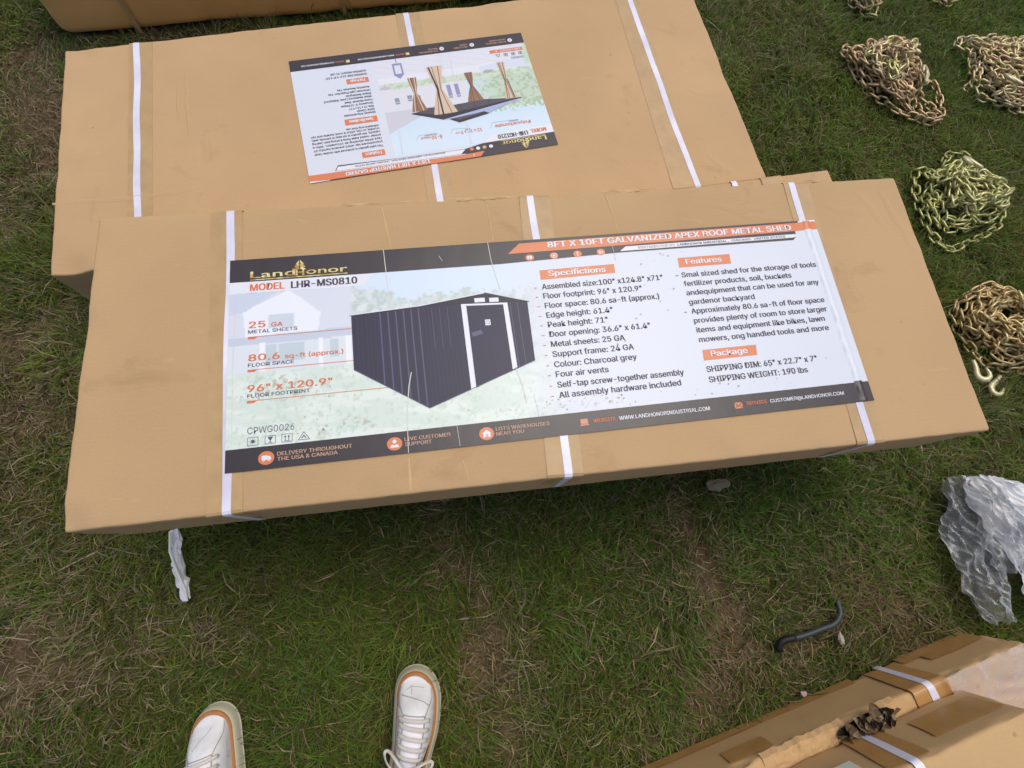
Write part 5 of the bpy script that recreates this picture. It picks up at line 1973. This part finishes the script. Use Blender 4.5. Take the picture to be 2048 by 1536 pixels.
def build_grass():
    rng = np.random.RandomState(11)
    N1 = 430000
    x = rng.uniform(-.95, 3.25, N1)
    y = rng.uniform(-.95, 2.0, N1)
    N2 = 90000
    x = np.concatenate([x, rng.uniform(-2.2, 4.6, N2)])
    y = np.concatenate([y, rng.uniform(-2.2, 3.4, N2)])
    n = len(x)
    keep = np.ones(n, bool)
    def shrink(poly, d):
        cx = sum(p[0] for p in poly) / len(poly)
        cy = sum(p[1] for p in poly) / len(poly)
        return [((p[0] - cx) * (1 - d) + cx, (p[1] - cy) * (1 - d) + cy) for p in poly]
    for P in (THIRD, SECOND, BACK, LOWER):
        keep &= ~in_poly(x, y, shrink(P, -.004))
    for (toe, hd) in (((.507, -.344), (-.205, -.979)), ((.049, -.362), (.22, -.975))):
        a = np.array(hd) / np.hypot(*hd)
        px, py = x - toe[0], y - toe[1]
        u = px * a[0] + py * a[1]
        v = -px * a[1] + py * a[0]
        hw = .055 * np.sqrt(np.clip(1 - (1 - np.clip(u / .066, 0, 1)) ** 2.3, 0, 1))
        keep &= ~((u > -.003) & (u < .305) & (np.abs(v) < hw + .002))
    so = soil_at(x, y)
    dr = dry_at(x, y)
    dens = .85 * (1 - .50 * so) * (.62 + .55 * fbm(x, y, 22, 200, 3))
    keep &= rng.rand(n) < dens
    x, y, so, dr = x[keep], y[keep], so[keep], dr[keep]
    n = len(x)
    ln_ = rng.gamma(5.5, .0072, n) * (.75 + .5 * fbm(x, y, 6, 210, 2)) * (1 - .45 * so)
    clump = fbm(x, y, 9, 260, 3)
    ln_ = np.clip(ln_ * (.55 + .95 * clump), .010, .090)
    wd = rng.uniform(.0012, .0032, n) * (.8 + .4 * clump)
    patch = fbm(x, y, 5, 220, 2) * 6.28 * 1.6
    ang = np.where(rng.rand(n) < .45, patch + rng.normal(0, .7, n), rng.uniform(0, 6.283, n))
    lean = np.clip(rng.normal(1.15, .36, n), .05, 1.6) + so * .25      # from upright
    curl = rng.normal(.45, .35, n)
    zb = ((fbm(x, y, 14, 41, 3) - .5) * .016 - so * .006) - .004
    # colours
    pick = rng.rand(n)
    pdry = np.clip(.085 + .55 * dr + .40 * so, 0, .94)
    isdry = pick < pdry
    green = np.stack([rng.uniform(.120, .215, n), rng.uniform(.172, .275, n), rng.uniform(.024, .048, n)], 1)
    lum = (.62 + .75 * rng.rand(n) ** 1.6) * (.72 + .56 * fbm(x, y, 7, 270, 3))
    warm = fbm(x, y, 4, 230, 3)[:, None]
    green = green * lum[:, None] * (.82 + .36 * warm) * np.array([.84, .96, .95])
    green[:, 0] *= (.8 + .55 * fbm(x, y, 3, 240, 3))
    k = rng.rand(n)[:, None]
    straw = np.array([.50, .41, .24]) * (.35 + .85 * rng.rand(n)[:, None]) * k + np.array([.24, .18, .10]) * (.6 + .8 * rng.rand(n)[:, None]) * (1 - k)
    red = blobs(x, y, [(1.62, -.34, .13, 1), (1.70, -.41, .10, .8), (1.24, -.42, .10, .5)], .1, 71)[:, None]
    straw = straw * (1 - .5 * red) + np.array([.26, .15, .075]) * .5 * red
    col = np.where(isdry[:, None], straw, green)
    stem = (rng.rand(n) < .003 + .006 * dr)
    ln_ = np.where(stem, rng.uniform(.06, .13, n), ln_)
    wd = np.where(stem, rng.uniform(.0016, .0026, n), wd)
    lean = np.where(stem, 1.42, lean)
    curl = np.where(stem, .1, curl)
    col = np.where(stem[:, None], np.array([.50, .44, .28]) * rng.uniform(.55, 1.1, n)[:, None], col)
    dx, dy = np.cos(ang), np.sin(ang)
    sx, sy = -dy, dx
    V = np.zeros((n, 5, 3))
    f1 = .55
    a0 = lean - curl * .4
    a1 = lean + curl * .6
    h1 = ln_ * f1
    h2 = ln_ * (1 - f1)
    b = np.stack([x, y, zb], 1)
    mid = b + np.stack([dx * np.sin(a0) * h1, dy * np.sin(a0) * h1, np.cos(a0) * h1], 1)
    tip = mid + np.stack([dx * np.sin(a1) * h2, dy * np.sin(a1) * h2, np.cos(a1) * h2], 1)
    kink = rng.normal(0, .25, n) * h2
    tip[:, 0] += sx * kink
    tip[:, 1] += sy * kink
    for arr in (mid, tip):
        arr[:, 2] = np.maximum(arr[:, 2], zb + .003 + .010 * rng.rand(n))
    tw = rng.normal(0, .38, n)
    side = np.stack([sx * np.cos(tw), sy * np.cos(tw), np.sin(tw)], 1) * (wd / 2)[:, None]
    V[:, 0] = b - side
    V[:, 1] = b + side
    V[:, 2] = mid + side * .9
    V[:, 3] = mid - side * .9
    V[:, 4] = tip
    nv = n * 5
    base = np.arange(n) * 5
    loops = np.stack([base, base + 1, base + 2, base + 3, base + 3, base + 2, base + 4], 1).ravel().astype(np.int32)
    starts = np.stack([np.arange(n) * 7, np.arange(n) * 7 + 4], 1).ravel().astype(np.int32)
    me = bpy.data.meshes.new('grass')
    me.vertices.add(nv)
    me.vertices.foreach_set('co', V.reshape(-1).astype(np.float32))
    me.loops.add(len(loops))
    me.loops.foreach_set('vertex_index', loops)
    me.polygons.add(2 * n)
    me.polygons.foreach_set('loop_start', starts)
    me.update(calc_edges=True)
    me.materials.append(grass_mat())
    at = me.color_attributes.new('tint', 'FLOAT_COLOR', 'POINT')
    shade = np.array([.75, .75, 1.0, 1.0, 1.12])
    C4 = np.ones((n, 5, 4), np.float32)
    C4[:, :, :3] = col[:, None, :]
    at.data.foreach_set('color', C4.ravel())
    o = bpy.data.objects.new('grass', me)
    COL.objects.link(o)
    o['kind'] = 'stuff'
    o['label'] = 'short matted lawn grass with dry straw and worn bare strips'
    o['category'] = 'grass'

build_grass()
